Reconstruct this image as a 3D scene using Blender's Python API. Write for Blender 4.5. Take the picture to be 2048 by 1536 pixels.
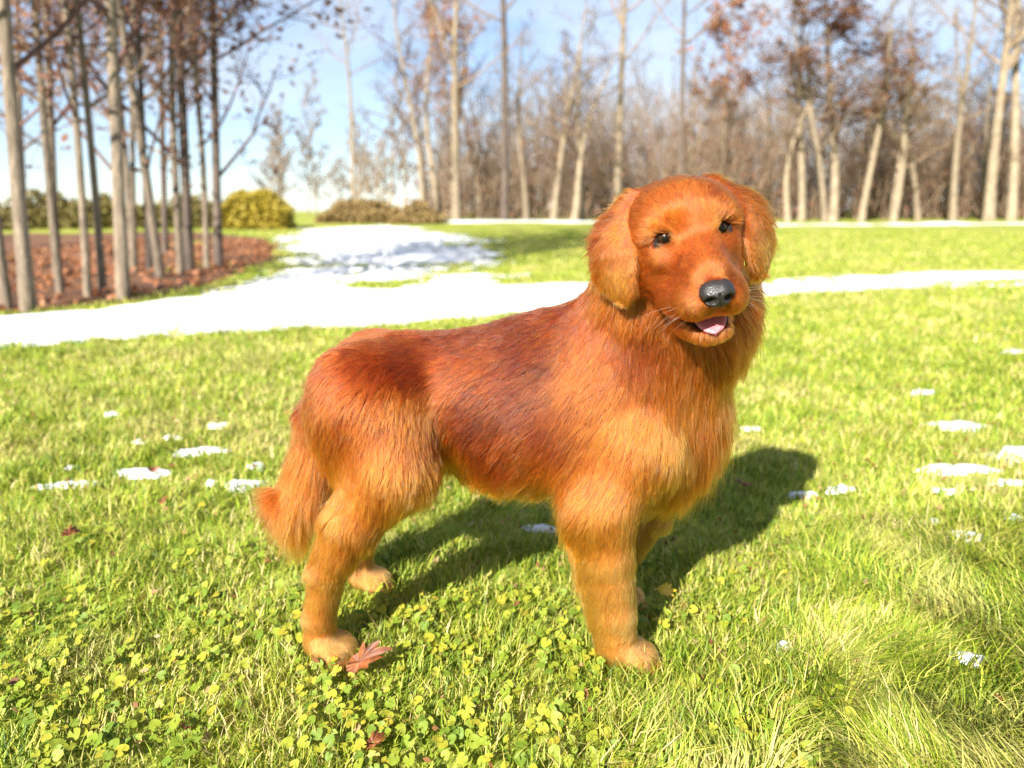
import bpy, math, random
import numpy as np
from mathutils import Vector, Matrix, Quaternion, kdtree

for _o in list(bpy.data.objects):
    bpy.data.objects.remove(_o, do_unlink=True)
scene = bpy.context.scene
COL = scene.collection
rad = math.radians

# ------------------------------------------------------------------ camera
cam_data = bpy.data.cameras.new('camera')
cam = bpy.data.objects.new('camera', cam_data)
COL.objects.link(cam)
cam.location = (0.0, 0.0, 0.766)
cam.rotation_euler = (rad(90 - 13.0), 0, 0)
cam_data.sensor_width = 36.0
cam_data.lens = 26.37
cam_data.clip_start = 0.02
cam_data.clip_end = 3000
cam_data.dof.use_dof = True
cam_data.dof.focus_distance = 1.12
cam_data.dof.aperture_fstop = 2.7
scene.camera = cam

# ------------------------------------------------------------------ light
SUN_EL = rad(31)
SUN_TRAVEL = Vector((0.46, 0.888, 0)).normalized()          # where the shadows point
sun_from = Vector((-SUN_TRAVEL.x * math.cos(SUN_EL), -SUN_TRAVEL.y * math.cos(SUN_EL), math.sin(SUN_EL)))
sun_data = bpy.data.lights.new('sun', 'SUN')
sun_data.energy = 5.0
sun_data.angle = rad(0.55)
sun_data.color = (1.0, 0.93, 0.82)
sun = bpy.data.objects.new('sun', sun_data)
COL.objects.link(sun)
sun.rotation_euler = (-sun_from).to_track_quat('-Z', 'Y').to_euler()

world = bpy.data.worlds.new('World')
scene.world = world
world.use_nodes = True
wt = world.node_tree
wt.nodes.clear()
w_out = wt.nodes.new('ShaderNodeOutputWorld')
w_bg = wt.nodes.new('ShaderNodeBackground')
w_sky = wt.nodes.new('ShaderNodeTexSky')
w_sky.sky_type = 'NISHITA'
w_sky.sun_disc = False
w_sky.sun_elevation = SUN_EL
w_sky.sun_rotation = math.atan2(sun_from.x, sun_from.y)
w_sky.altitude = 1200
w_sky.air_density = 1.0
w_sky.dust_density = 0.05
w_sky.ozone_density = 3.0
# thin streaky clouds over the blue, the same all round
w_tc = wt.nodes.new('ShaderNodeTexCoord')
w_map = wt.nodes.new('ShaderNodeMapping')
w_map.inputs['Scale'].default_value = (1.6, 1.6, 4.5)
w_map.inputs['Rotation'].default_value = (0.0, 0.25, 0.6)
w_n = wt.nodes.new('ShaderNodeTexNoise')
w_n.inputs['Scale'].default_value = 1.7
w_n.inputs['Detail'].default_value = 6
w_n.inputs['Roughness'].default_value = 0.52
w_n.inputs['Distortion'].default_value = 0.4
w_r = wt.nodes.new('ShaderNodeValToRGB')
w_r.color_ramp.elements[0].position = 0.40
w_r.color_ramp.elements[0].color = (0.22, 0.22, 0.22, 1)
w_r.color_ramp.elements[1].position = 0.66
w_r.color_ramp.elements[1].color = (0.92, 0.92, 0.92, 1)
w_mix = wt.nodes.new('ShaderNodeMix')
w_mix.data_type = 'RGBA'
w_mix.inputs[7].default_value = (5.0, 5.6, 6.5, 1)
w_bg.inputs['Strength'].default_value = 0.05
wt.links.new(w_tc.outputs['Generated'], w_map.inputs['Vector'])
wt.links.new(w_map.outputs['Vector'], w_n.inputs['Vector'])
wt.links.new(w_n.outputs['Fac'], w_r.inputs['Fac'])
wt.links.new(w_r.outputs['Color'], w_mix.inputs[0])
wt.links.new(w_sky.outputs['Color'], w_mix.inputs[6])
wt.links.new(w_mix.outputs[2], w_bg.inputs['Color'])
wt.links.new(w_bg.outputs['Background'], w_out.inputs['Surface'])

vs = scene.view_settings
vs.view_transform = 'Standard'
vs.look = 'None'
vs.gamma = 1.0
vs.exposure = 1.87
vs.use_curve_mapping = False
scene.render.engine = 'CYCLES'
cy = scene.cycles
cy.max_bounces = 8
cy.diffuse_bounces = 3
cy.glossy_bounces = 3
cy.transmission_bounces = 6
cy.transparent_max_bounces = 8
cy.caustics_reflective = False
cy.caustics_refractive = False
cy.sample_clamp_indirect = 6
cy.use_denoising = True
cy.denoising_prefilter = 'NONE'
scene.cycles_curves.shape = 'RIBBONS'
scene.cycles_curves.subdivisions = 2


# ------------------------------------------------------------------ helpers
def tag(o, label=None, cat=None, group=None, kind=None):
    if label: o['label'] = label
    if cat: o['category'] = cat
    if group: o['group'] = group
    if kind: o['kind'] = kind
    return o


def empty(name, loc=(0, 0, 0), rz=0.0):
    o = bpy.data.objects.new(name, None)
    o.empty_display_size = 0.05
    COL.objects.link(o)
    o.location = loc
    o.rotation_euler = (0, 0, rz)
    return o


def mesh_np(name, verts, faces, mat=None, parent=None, smooth=True, link=True, cols=None):
    """verts (n,3); faces: list of (m,k) int arrays (mixed tris/quads allowed); cols per-vertex rgb"""
    me = bpy.data.meshes.new(name)
    verts = np.asarray(verts, dtype=np.float32)
    if not isinstance(faces, (list, tuple)):
        faces = [faces]
    faces = [np.asarray(f, dtype=np.int32) for f in faces if len(f)]
    me.vertices.add(len(verts))
    me.vertices.foreach_set('co', verts.ravel())
    nl = sum(f.size for f in faces)
    npoly = sum(len(f) for f in faces)
    me.loops.add(nl)
    me.polygons.add(npoly)
    me.loops.foreach_set('vertex_index', np.concatenate([f.ravel() for f in faces]))
    tot = np.concatenate([np.full(len(f), f.shape[1], np.int32) for f in faces])
    start = np.zeros(npoly, np.int32)
    start[1:] = np.cumsum(tot)[:-1]
    me.polygons.foreach_set('loop_start', start)
    me.polygons.foreach_set('use_smooth', np.full(npoly, bool(smooth)))
    me.update(calc_edges=True)
    if cols is not None:
        at = me.color_attributes.new('col', 'FLOAT_COLOR', 'POINT')
        c4 = np.ones((len(verts), 4), np.float32)
        c4[:, :3] = cols
        at.data.foreach_set('color', c4.ravel())
    if mat: me.materials.append(mat)
    o = bpy.data.objects.new(name, me)
    if link: COL.objects.link(o)
    if parent: o.parent = parent
    return o


def new_mat(name):
    m = bpy.data.materials.new(name)
    m.use_nodes = True
    nt = m.node_tree
    b = nt.nodes['Principled BSDF']
    return m, nt, b


def ramp_node(nt, stops):
    r = nt.nodes.new('ShaderNodeValToRGB')
    cr = r.color_ramp
    while len(cr.elements) < len(stops): cr.elements.new(0.5)
    for e, (p, c) in zip(cr.elements, stops):
        e.position = p
        e.color = (c[0], c[1], c[2], 1)
    return r


def noise_node(nt, scale, detail=4, rough=0.55, vec=None, dist=0.0):
    n = nt.nodes.new('ShaderNodeTexNoise')
    n.inputs['Scale'].default_value = scale
    n.inputs['Detail'].default_value = detail
    n.inputs['Roughness'].default_value = rough
    n.inputs['Distortion'].default_value = dist
    if vec is not None: nt.links.new(vec, n.inputs['Vector'])
    return n


def unit(v):
    return v / np.maximum(np.linalg.norm(v, axis=-1, keepdims=True), 1e-9)


_NROT = np.array([[0.36, 0.48, -0.80], [-0.80, 0.60, 0.0], [0.48, 0.64, 0.60]])


def vnoise(p, scale, seed=0):
    """smooth value noise in 3D (numpy), about -1..1"""
    q = (np.asarray(p, dtype=np.float64) @ _NROT) * scale + seed * 17.13
    i = np.floor(q).astype(np.int64)
    f = q - i
    f = f * f * (3 - 2 * f)
    out = np.zeros(len(q))
    for dx in (0, 1):
        for dy in (0, 1):
            for dz in (0, 1):
                h = (i[:, 0] + dx) * 374761393 + (i[:, 1] + dy) * 668265263 + (i[:, 2] + dz) * 2147483647 + seed * 974711
                h = (h ^ (h >> 13)) * 1274126177
                h = (h ^ (h >> 16)) & 0xFFFFFF
                w = (f[:, 0] if dx else 1 - f[:, 0]) * (f[:, 1] if dy else 1 - f[:, 1]) * (f[:, 2] if dz else 1 - f[:, 2])
                out += w * (h / float(0xFFFFFF))
    return out * 2 - 1


def sstep(a, b, x):
    t = np.clip((np.asarray(x, dtype=float) - a) / (b - a), 0, 1)
    return t * t * (3 - 2 * t)


# ================================================================== ground
def terrain(x, y):
    x = np.asarray(x, float); y = np.asarray(y, float)
    z = 0.42 * sstep(9, 36, y) + 0.25 * sstep(60, 300, y)
    far = sstep(5, 12, y)
    z = z + far * (0.03 * np.sin(x * 0.35 + 1.0) * np.sin(y * 0.22) + 0.015 * np.sin(x * 0.9 + y * 0.5))
    z = z + 0.006 * np.sin(x * 3.1 + 0.4) * np.sin(y * 2.7)
    return z


def tz(x, y):
    return float(terrain(np.array([x]), np.array([y]))[0])


def poly_sd(px, py, poly):
    """signed distance to a polygon, positive inside"""
    P = np.asarray(poly, float)
    d = np.full(px.shape, 1e9)
    inside = np.zeros(px.shape, bool)
    n = len(P)
    for i in range(n):
        a, b = P[i], P[(i + 1) % n]
        ex, ey = b - a
        wx, wy = px - a[0], py - a[1]
        t = np.clip((wx * ex + wy * ey) / (ex * ex + ey * ey), 0, 1)
        d = np.minimum(d, np.hypot(wx - t * ex, wy - t * ey))
        c = (a[1] > py) != (b[1] > py)
        with np.errstate(divide='ignore', invalid='ignore'):
            xi = (b[0] - a[0]) * (py - a[1]) / (b[1] - a[1]) + a[0]
        inside ^= c & (px < xi)
    return np.where(inside, d, -d)


SNOW_POLY = [(-4.6, 3.85), (-3.15, 4.13), (-2.93, 4.22), (-2.59, 4.39), (-2.24, 4.58), (-1.83, 4.74), (-1.42, 4.98), (-0.78, 5.18), (-0.09, 5.48), (0.73, 6.19), (1.68, 6.7), (2.41, 7.02), (3.3, 7.33), (5.36, 7.88), (6.41, 8.22), (12.0, 9.6), (15.5, 12.9), (8.34, 10.74), (6.79, 10.03), (4.76, 9.26), (2.87, 8.4), (0.93, 7.99), (-0.02, 7.73), (-0.25, 7.95), (0.27, 8.71), (0.22, 9.41), (-0.27, 9.12), (-0.41, 9.64), (-0.88, 8.58), (-1.3, 7.48), (-1.45, 7.58), (-1.23, 8.28), (-0.79, 9.64), (-0.28, 10.93), (-0.22, 13.73), (-0.64, 15.17), (-0.46, 18.2), (-1.79, 22.09), (-4.38, 25.4), (-5.98, 22.67), (-6.07, 19.99), (-5.43, 17.41), (-3.87, 13.09), (-3.17, 10.46), (-2.85, 7.48), (-3.08, 6.36), (-3.34, 5.7), (-3.67, 5.35), (-5.2, 5.0)]
LITTER_POLY = [(-9.0, 4.4), (-4.3, 5.02), (-3.87, 5.64), (-3.58, 6.12), (-3.40, 6.64), (-3.12, 7.99), (-3.75, 11.94), (-4.87, 15.98), (-6.46, 18.83), (-7.82, 20.2), (-9.69, 20.4), (-13.71, 20.4), (-22, 19.99), (-22, 4.0)]


def snow_amount(x, y):
    sd = poly_sd(x, y, SNOW_POLY)
    p = np.stack([x * 0.7 + y * 0.1, y * 1.2, np.zeros_like(x)], 1)
    wob = 0.16 * vnoise(p, 1.8, 41) + 0.14 * vnoise(p, 5.0, 42) + 0.08 * vnoise(p, 14.0, 43)
    scale = 0.25 + 0.08 * np.clip(y - 5, 0, 12)
    s = np.minimum(sd / scale, 1.5) + wob * 2.2
    # long green streaks where the snow has been driven over and worn thin
    q = np.stack([x * 0.35 + y * 0.15, y * 1.0 - x * 0.25, np.zeros_like(x)], 1)
    streak = vnoise(q, 0.9, 44) + 0.5 * vnoise(q, 2.2, 45)
    s = s - np.clip(streak - 0.25, 0, 1) * 7.0 * sstep(6.8, 8.2, y - 0.25 * x) * (x < 1.0)
    q2 = np.stack([x * 0.5 - y * 0.1, y * 1.6 - x * 0.45, np.zeros_like(x)], 1)
    s = s - np.clip(vnoise(q2, 1.5, 46) + 0.6 * vnoise(q2, 4.0, 47) - 0.40, 0, 1) * 4.5
    q3 = np.stack([x, y * 0.6, np.zeros_like(x)], 1)
    s = s - np.clip(vnoise(q3, 4.5, 48) + 0.7 * vnoise(q3, 11.0, 49) - 0.55 + 0.17 * sstep(6.5, 9.0, y), 0, 1) * 4.0
    return s


def axis(parts):
    out = []
    for a, b, st in parts:
        out.append(np.arange(a, b, st))
    out.append([parts[-1][1]])
    return np.concatenate(out)


def grid_mesh(name, xs, ys, zf, mat, parent=None):
    X, Y = np.meshgrid(xs, ys, indexing='ij')
    Zv = zf(X.ravel(), Y.ravel())
    V = np.stack([X.ravel(), Y.ravel(), Zv], 1)
    nx, ny = len(xs), len(ys)
    i = np.arange(nx - 1)[:, None] * ny + np.arange(ny - 1)[None]
    i = i.ravel()
    Q = np.stack([i, i + ny, i + ny + 1, i + 1], 1)
    return mesh_np(name, V, Q, mat, parent)


# lawn
m_lawn, nt, b = new_mat('lawn')
tc = nt.nodes.new('ShaderNodeTexCoord')
n1 = noise_node(nt, 0.45, 6, 0.68, tc.outputs['Object'], 0.6)
n2 = noise_node(nt, 6.0, 5, 0.65, tc.outputs['Object'])
n3 = noise_node(nt, 70.0, 4, 0.7, tc.outputs['Object'])
r1 = ramp_node(nt, [(0.34, (0.125, 0.180, 0.020)), (0.45, (0.185, 0.235, 0.028)), (0.54, (0.255, 0.265, 0.055)), (0.64, (0.330, 0.290, 0.115))])
mx = nt.nodes.new('ShaderNodeMath'); mx.operation = 'MULTIPLY_ADD'
mx.inputs[1].default_value = 0.5
mx2 = nt.nodes.new('ShaderNodeMath'); mx2.operation = 'MULTIPLY'; mx2.inputs[1].default_value = 0.5
nt.links.new(n2.outputs['Fac'], mx2.inputs[0])
nt.links.new(n1.outputs['Fac'], mx.inputs[0]); nt.links.new(mx2.outputs[0], mx.inputs[2])
nt.links.new(mx.outputs[0], r1.inputs['Fac'])
r3 = ramp_node(nt, [(0.32, (0.70, 0.70, 0.70)), (0.6, (1.1, 1.1, 1.1))])
nt.links.new(n3.outputs['Fac'], r3.inputs['Fac'])
mm = nt.nodes.new('ShaderNodeMix'); mm.data_type = 'RGBA'; mm.blend_type = 'MULTIPLY'; mm.inputs[0].default_value = 0.85
nt.links.new(r1.outputs['Color'], mm.inputs[6]); nt.links.new(r3.outputs['Color'], mm.inputs[7])
nt.links.new(mm.outputs[2], b.inputs['Base Color'])
bp = nt.nodes.new('ShaderNodeBump'); bp.inputs['Strength'].default_value = 0.35; bp.inputs['Distance'].default_value = 0.02
nt.links.new(n3.outputs['Fac'], bp.inputs['Height']); nt.links.new(bp.outputs['Normal'], b.inputs['Normal'])
b.inputs['Roughness'].default_value = 0.95
b.inputs['Specular IOR Level'].default_value = 0.1
xs = axis([(-700, -60, 64), (-60, -12, 4), (-12, 12, 0.25), (12, 60, 4), (60, 700, 64)])
ys = axis([(-60, -4, 8), (-4, 12, 0.25), (12, 50, 1.0), (50, 120, 7), (120, 900, 60)])
ground = tag(grid_mesh('ground', xs, ys, terrain, m_lawn), kind='structure')

# leaf litter under the grove
m_lit, nt, b = new_mat('leaf_litter')
tc = nt.nodes.new('ShaderNodeTexCoord')
n1 = noise_node(nt, 1.3, 4, 0.6, tc.outputs['Object']); n2 = noise_node(nt, 22, 5, 0.75, tc.outputs['Object'])
ad = nt.nodes.new('ShaderNodeMath'); ad.operation = 'MULTIPLY_ADD'; ad.inputs[1].default_value = 0.45
a2 = nt.nodes.new('ShaderNodeMath'); a2.operation = 'MULTIPLY'; a2.inputs[1].default_value = 0.55
nt.links.new(n2.outputs['Fac'], a2.inputs[0]); nt.links.new(n1.outputs['Fac'], ad.inputs[0]); nt.links.new(a2.outputs[0], ad.inputs[2])
r1 = ramp_node(nt, [(0.33, (0.035, 0.018, 0.010)), (0.46, (0.10, 0.042, 0.018)), (0.56, (0.17, 0.075, 0.030)), (0.70, (0.21, 0.13, 0.07))])
nt.links.new(ad.outputs[0], r1.inputs['Fac']); nt.links.new(r1.outputs['Color'], b.inputs['Base Color'])
bp = nt.nodes.new('ShaderNodeBump'); bp.inputs['Strength'].default_value = 1.0; bp.inputs['Distance'].default_value = 0.05
nt.links.new(n2.outputs['Fac'], bp.inputs['Height']); nt.links.new(bp.outputs['Normal'], b.inputs['Normal'])
b.inputs['Roughness'].default_value = 0.95


def litter_z(x, y):
    sd = poly_sd(x, y, LITTER_POLY)
    p = np.stack([x, y, np.zeros_like(x)], 1)
    s = sd / 0.4 + 0.5 * vnoise(p, 1.6, 51) + 0.25 * vnoise(p, 6, 52)
    return terrain(x, y) + np.clip(s * 0.03, -0.12, 0.035) + 0.02 * vnoise(p, 9, 53) * (s > 0) + 0.10 * vnoise(p, 0.9, 54) * sstep(0, 3, s) + 0.04 * vnoise(p, 3.0, 55) * sstep(0, 2, s)


tag(grid_mesh('leaf_litter_ground', axis([(-22, -8, 0.4), (-8, -2.6, 0.1)]), axis([(4, 14, 0.1), (14, 21, 0.25)]), litter_z, m_lit), kind='structure')

# snow
m_snow, nt, b = new_mat('snow')
tc = nt.nodes.new('ShaderNodeTexCoord')
n1 = noise_node(nt, 14, 5, 0.6, tc.outputs['Object'])
bp = nt.nodes.new('ShaderNodeBump'); bp.inputs['Strength'].default_value = 0.5; bp.inputs['Distance'].default_value = 0.02
nt.links.new(n1.outputs['Fac'], bp.inputs['Height']); nt.links.new(bp.outputs['Normal'], b.inputs['Normal'])
sr = ramp_node(nt, [(0.30, (0.36, 0.36, 0.35)), (0.45, (0.55, 0.57, 0.60)), (0.62, (0.72, 0.74, 0.78))])
sn = noise_node(nt, 2.6, 7, 0.7, tc.outputs['Object'])
nt.links.new(sn.outputs['Fac'], sr.inputs['Fac']); nt.links.new(sr.outputs['Color'], b.inputs['Base Color'])
b.inputs['Roughness'].default_value = 0.6


def snow_z(x, y):
    s = snow_amount(x, y)
    p = np.stack([x, y, np.zeros_like(x)], 1)
    return terrain(x, y) + np.clip(s * 0.05, -0.15, 0.055) + 0.008 * vnoise(p, 5, 61)


tag(grid_mesh('snow', axis([(-7, 1.2, 0.06), (1.2, 16, 0.15)]), axis([(3.6, 10, 0.06), (10, 13.5, 0.15), (13.5, 27, 0.25)]), snow_z, m_snow), kind='structure')

STRIP_R = [(7.0, 24.6), (9.5, 25.2), (14.2, 26.2), (24, 27.4), (24, 28.4), (14.0, 27.0), (9.0, 26.2), (7.0, 25.8)]
STRIP_C = [(-3.4, 28.6), (0.0, 28.2), (4.2, 28.6), (7.0, 29.0), (7.0, 30.0), (3.0, 29.8), (0, 29.6), (-3.0, 29.6)]


def strip_z(poly):
    def f(x, y):
        p = np.stack([x, y, np.zeros_like(x)], 1)
        s = poly_sd(x, y, poly) / 0.6 + 0.9 * vnoise(p, 0.6, 63) + 0.7 * vnoise(p, 1.7, 64) - 0.45
        return terrain(x, y) + np.clip(s * 0.06, -0.15, 0.06)
    return f


tag(grid_mesh('snow_strip', axis([(6, 25, 0.25)]), axis([(23, 29.5, 0.2)]), strip_z(STRIP_R), m_snow), kind='structure')
tag(grid_mesh('snow_strip', axis([(-4.5, 8, 0.25)]), axis([(27.5, 31, 0.2)]), strip_z(STRIP_C), m_snow), kind='structure')


# ================================================================== trees
class Tubes:
    def __init__(self):
        self.v, self.f, self.n, self.c = [], [], 0, []

    def tube(self, pts, radii, sides, col=None):
        pts = np.asarray(pts, float); radii = np.asarray(radii, float)
        d = np.gradient(pts, axis=0)
        d = unit(d)
        ref = np.array([0.31, 0.52, 0.79])
        a = unit(np.cross(d, ref)); b_ = np.cross(d, a)
        th = 2 * np.pi * np.arange(sides) / sides
        ring = pts[:, None, :] + radii[:, None, None] * (a[:, None, :] * np.cos(th)[None, :, None] + b_[:, None, :] * np.sin(th)[None, :, None])
        m = len(pts)
        base = self.n
        self.v.append(ring.reshape(-1, 3))
        i = np.arange(m - 1)[:, None] * sides; j = np.arange(sides)[None]
        j2 = (j + 1) % sides
        self.f.append(np.stack([base + i + j, base + i + j2, base + i + sides + j2, base + i + sides + j], 2).reshape(-1, 4))
        self.n += m * sides

    def build(self, name, mat, parent=None, link=True):
        return mesh_np(name, np.concatenate(self.v), np.concatenate(self.f), mat, parent, True, link)


def bark_mat(name, c0, c1, c2, sc=6.0):
    m, nt, b = new_mat(name)
    tc = nt.nodes.new('ShaderNodeTexCoord')
    mp = nt.nodes.new('ShaderNodeMapping'); mp.inputs['Scale'].default_value = (sc, sc, sc * 0.22)
    nt.links.new(tc.outputs['Object'], mp.inputs['Vector'])
    oi = nt.nodes.new('ShaderNodeObjectInfo')
    n = noise_node(nt, 2.2, 6, 0.7, mp.outputs['Vector'])
    r = ramp_node(nt, [(0.30, c0), (0.52, c1), (0.72, c2)])
    nt.links.new(n.outputs['Fac'], r.inputs['Fac'])
    hs = nt.nodes.new('ShaderNodeHueSaturation')
    mr = nt.nodes.new('ShaderNodeMapRange'); mr.inputs[3].default_value = 0.75; mr.inputs[4].default_value = 1.2
    nt.links.new(oi.outputs['Random'], mr.inputs[0]); nt.links.new(mr.outputs[0], hs.inputs['Value'])
    nt.links.new(r.outputs['Color'], hs.inputs['Color']); nt.links.new(hs.outputs['Color'], b.inputs['Base Color'])
    bp = nt.nodes.new('ShaderNodeBump'); bp.inputs['Strength'].default_value = 0.7; bp.inputs['Distance'].default_value = 0.03
    nt.links.new(n.outputs['Fac'], bp.inputs['Height']); nt.links.new(bp.outputs['Normal'], b.inputs['Normal'])
    b.inputs['Roughness'].default_value = 0.9
    return m


m_bark = bark_mat('bark_pale', (0.085, 0.066, 0.044), (0.22, 0.172, 0.115), (0.33, 0.27, 0.19))
m_bark_d = bark_mat('bark_dark', (0.030, 0.022, 0.018), (0.075, 0.056, 0.044), (0.14, 0.105, 0.08))
m_bark_g = bark_mat('bark_grove', (0.05, 0.038, 0.028), (0.145, 0.112, 0.080), (0.26, 0.21, 0.15), 14)
m_twig = bark_mat('twigs', (0.11, 0.076, 0.048), (0.21, 0.145, 0.092), (0.30, 0.22, 0.145))
m_twig_red = bark_mat('red_brown_twigs', (0.07, 0.034, 0.026), (0.13, 0.062, 0.045), (0.19, 0.10, 0.07))


def leaf_mat(name, cols):
    m, nt, b = new_mat(name)
    ge = nt.nodes.new('ShaderNodeTexCoord')
    n = noise_node(nt, 9, 3, 0.6, ge.outputs['Object'])
    r = ramp_node(nt, cols)
    nt.links.new(n.outputs['Fac'], r.inputs['Fac']); nt.links.new(r.outputs['Color'], b.inputs['Base Color'])
    b.inputs['Roughness'].default_value = 0.7
    tr = nt.nodes.new('ShaderNodeBsdfTranslucent'); nt.links.new(r.outputs['Color'], tr.inputs['Color'])
    ms = nt.nodes.new('ShaderNodeMixShader'); ms.inputs[0].default_value = 0.35
    nt.links.new(b.outputs[0], ms.inputs[1]); nt.links.new(tr.outputs[0], ms.inputs[2])
    nt.links.new(ms.outputs[0], nt.nodes['Material Output'].inputs['Surface'])
    return m


m_leaf_brown = leaf_mat('withered_leaves', [(0.3, (0.08, 0.030, 0.018)), (0.5, (0.17, 0.072, 0.035)), (0.7, (0.26, 0.14, 0.075))])
m_leaf_or = leaf_mat('orange_leaves', [(0.3, (0.16, 0.05, 0.02)), (0.5, (0.30, 0.11, 0.04)), (0.7, (0.38, 0.20, 0.10))])


def cards(centers, size, r, flat=0.3):
    """small leaf-shaped faces (two triangles folded on the midrib)"""
    n = len(centers)
    d = unit(r.standard_normal((n, 3)) * np.array([1, 1, 0.7]))
    up = unit(np.cross(d, r.standard_normal((n, 3))))
    s = size * (0.6 + 0.8 * r.random(n))[:, None]
    a = centers; b_ = centers + d * s * 0.5 + up * s * 0.28; c = centers + d * s; e = centers + d * s * 0.5 - up * s * 0.28
    V = np.stack([a, b_, c, e], 1).reshape(-1, 3)
    i = np.arange(n)[:, None] * 4
    return V, np.concatenate([i + np.array([[0, 1, 2]]), i + np.array([[0, 2, 3]])])


def make_tree(seed, H=15.0, r0=0.22, first=0.35, limbs=18, fork=None, wob=0.35, twig_r=0.0065, sub=7, tw=7, leafy=0, leaf_m=None, bark=None, twm=None, limb_len=0.30, leaf_size=0.16, up=0.55):
    """returns (trunk object, crown object, leaves object or None), unlinked, standing at the origin"""
    r = np.random.default_rng(seed)
    bark = bark or m_bark; twm = twm or m_twig
    T = Tubes(); Cn = Tubes()
    m = 14
    t = np.linspace(0, 1, m)
    ax_, ay_ = r.uniform(0, 6.28, 2)
    path = np.stack([wob * (np.sin(t * 4.2 + ax_) - math.sin(ax_)) * t, wob * (np.sin(t * 3.6 + ay_) - math.sin(ay_)) * t, H * t], 1)
    rad_ = r0 * ((1 - t) ** 0.85) * 0.94 + 0.012
    rad_[0] *= 1.3; rad_[1] *= 1.03
    path[0, 2] = -0.25
    T.tube(path, rad_, 12)
    tips = []

    def at(s):
        return np.array([np.interp(s, t, path[:, k]) for k in range(3)]), float(np.interp(s, t, rad_))

    def grow(p0, d0, L_, rr, segs, sides, curl, dest):
        pts = [p0]; d = d0.copy(); p = p0.copy()
        for k in range(segs):
            d = unit(d + curl * r.standard_normal(3) + np.array([0, 0, 0.10]))
            p = p + d * L_ / segs
            pts.append(p.copy())
        pts = np.array(pts)
        dest.tube(pts, rr * np.linspace(1, 0.35, len(pts)), sides)
        return pts, d

    if fork:
        for s_, ang, ll in fork:
            p, rr = at(s_)
            az = r.uniform(0, 6.28)
            d = unit(np.array([math.cos(az) * math.sin(ang), math.sin(az) * math.sin(ang) * 0.4, math.cos(ang)]))
            grow(p, d, ll, rr * 0.75, 7, 8, 0.06, T)
    for i in range(limbs):
        s_ = first + (0.97 - first) * (i + r.random()) / limbs
        p, rr = at(s_)
        az = i * 2.4 + r.uniform(-0.5, 0.5)
        el = up + r.uniform(-0.25, 0.35)
        d = np.array([math.cos(az) * math.cos(el), math.sin(az) * math.cos(el), math.sin(el)])
        L_ = H * limb_len * (1.05 - 0.75 * s_) * r.uniform(0.7, 1.25)
        pts, dd = grow(p, d, L_, min(rr * 0.55, 0.05 + 0.0 * L_), 5, 5, 0.14, Cn)
        for j in range(sub):
            q = 0.2 + 0.8 * (j + r.random()) / sub
            pp = np.array([np.interp(q, np.linspace(0, 1, len(pts)), pts[:, k]) for k in range(3)])
            d2 = unit(dd + 0.85 * r.standard_normal(3) + np.array([0, 0, 0.25]))
            p2, d3 = grow(pp, d2, L_ * r.uniform(0.25, 0.5), twig_r * 1.7, 3, 3, 0.16, Cn)
            for k in range(tw):
                q2 = r.uniform(0.15, 1.0)
                p4 = p2[int(q2 * (len(p2) - 1))]
                d4 = unit(d3 + 0.8 * r.standard_normal(3) + np.array([0, 0, 0.2]))
                p5, _ = grow(p4, d4, L_ * r.uniform(0.10, 0.26), twig_r, 2, 3, 0.2, Cn)
                tips.append(p5[1]); tips.append(p5[2])
    trunk = T.build('trunk', bark, None, False)
    crown = Cn.build('crown', twm, None, False)
    leaves = None
    if leafy and tips:
        tp = np.array(tips)
        cc = tp[r.integers(0, len(tp), leafy)] + 0.10 * r.standard_normal((leafy, 3))
        V, F_ = cards(cc, leaf_size, r)
        leaves = mesh_np('leaves', V, F_, leaf_m or m_leaf_brown, None, False, False)
    return trunk, crown, leaves


def plant_tree(proto, name, loc, rz, sc, lean, label, group=None):
    root = empty(name, (loc[0], loc[1], tz(loc[0], loc[1])), 0)
    root.rotation_mode = 'QUATERNION'
    root.rotation_quaternion = Quaternion((0, 1, 0), lean[0] - 0.13 * loc[0] / loc[1]) @ Quaternion((0, 0, 1), rz)
    root.scale = (sc[0], sc[0], sc[1])
    tag(root, label, 'tree', group)
    for o in proto:
        if o is None: continue
        c = o.copy()
        c.parent = root
        COL.objects.link(c)
    return root


PR = [
    make_tree(1, 16, 0.150, 0.36, 18),
    make_tree(2, 15, 0.132, 0.30, 18, fork=[(0.42, 0.30, 6.0)]),
    make_tree(3, 14, 0.120, 0.42, 15, wob=0.6),
    make_tree(4, 17, 0.162, 0.28, 20, fork=[(0.32, 0.42, 7.0), (0.5, 0.3, 5.0)], up=0.7),
    make_tree(5, 13, 0.102, 0.25, 16, wob=0.5, twm=m_twig_red),
    make_tree(6, 12, 0.096, 0.30, 16, leafy=5000, leaf_m=m_leaf_brown, twm=m_twig_red, leaf_size=0.15),
    make_tree(7, 17, 0.120, 0.40, 14, bark=m_bark_d, wob=0.25),
    make_tree(8, 11, 0.090, 0.35, 14, leafy=1500, leaf_m=m_leaf_or, leaf_size=0.22),
]

FAR = [make_tree(31, 9, 0.09, 0.10, 20, twig_r=0.022, sub=7, tw=6), make_tree(32, 8, 0.08, 0.15, 18, twig_r=0.020, sub=7, tw=6, wob=0.5)]

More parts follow.
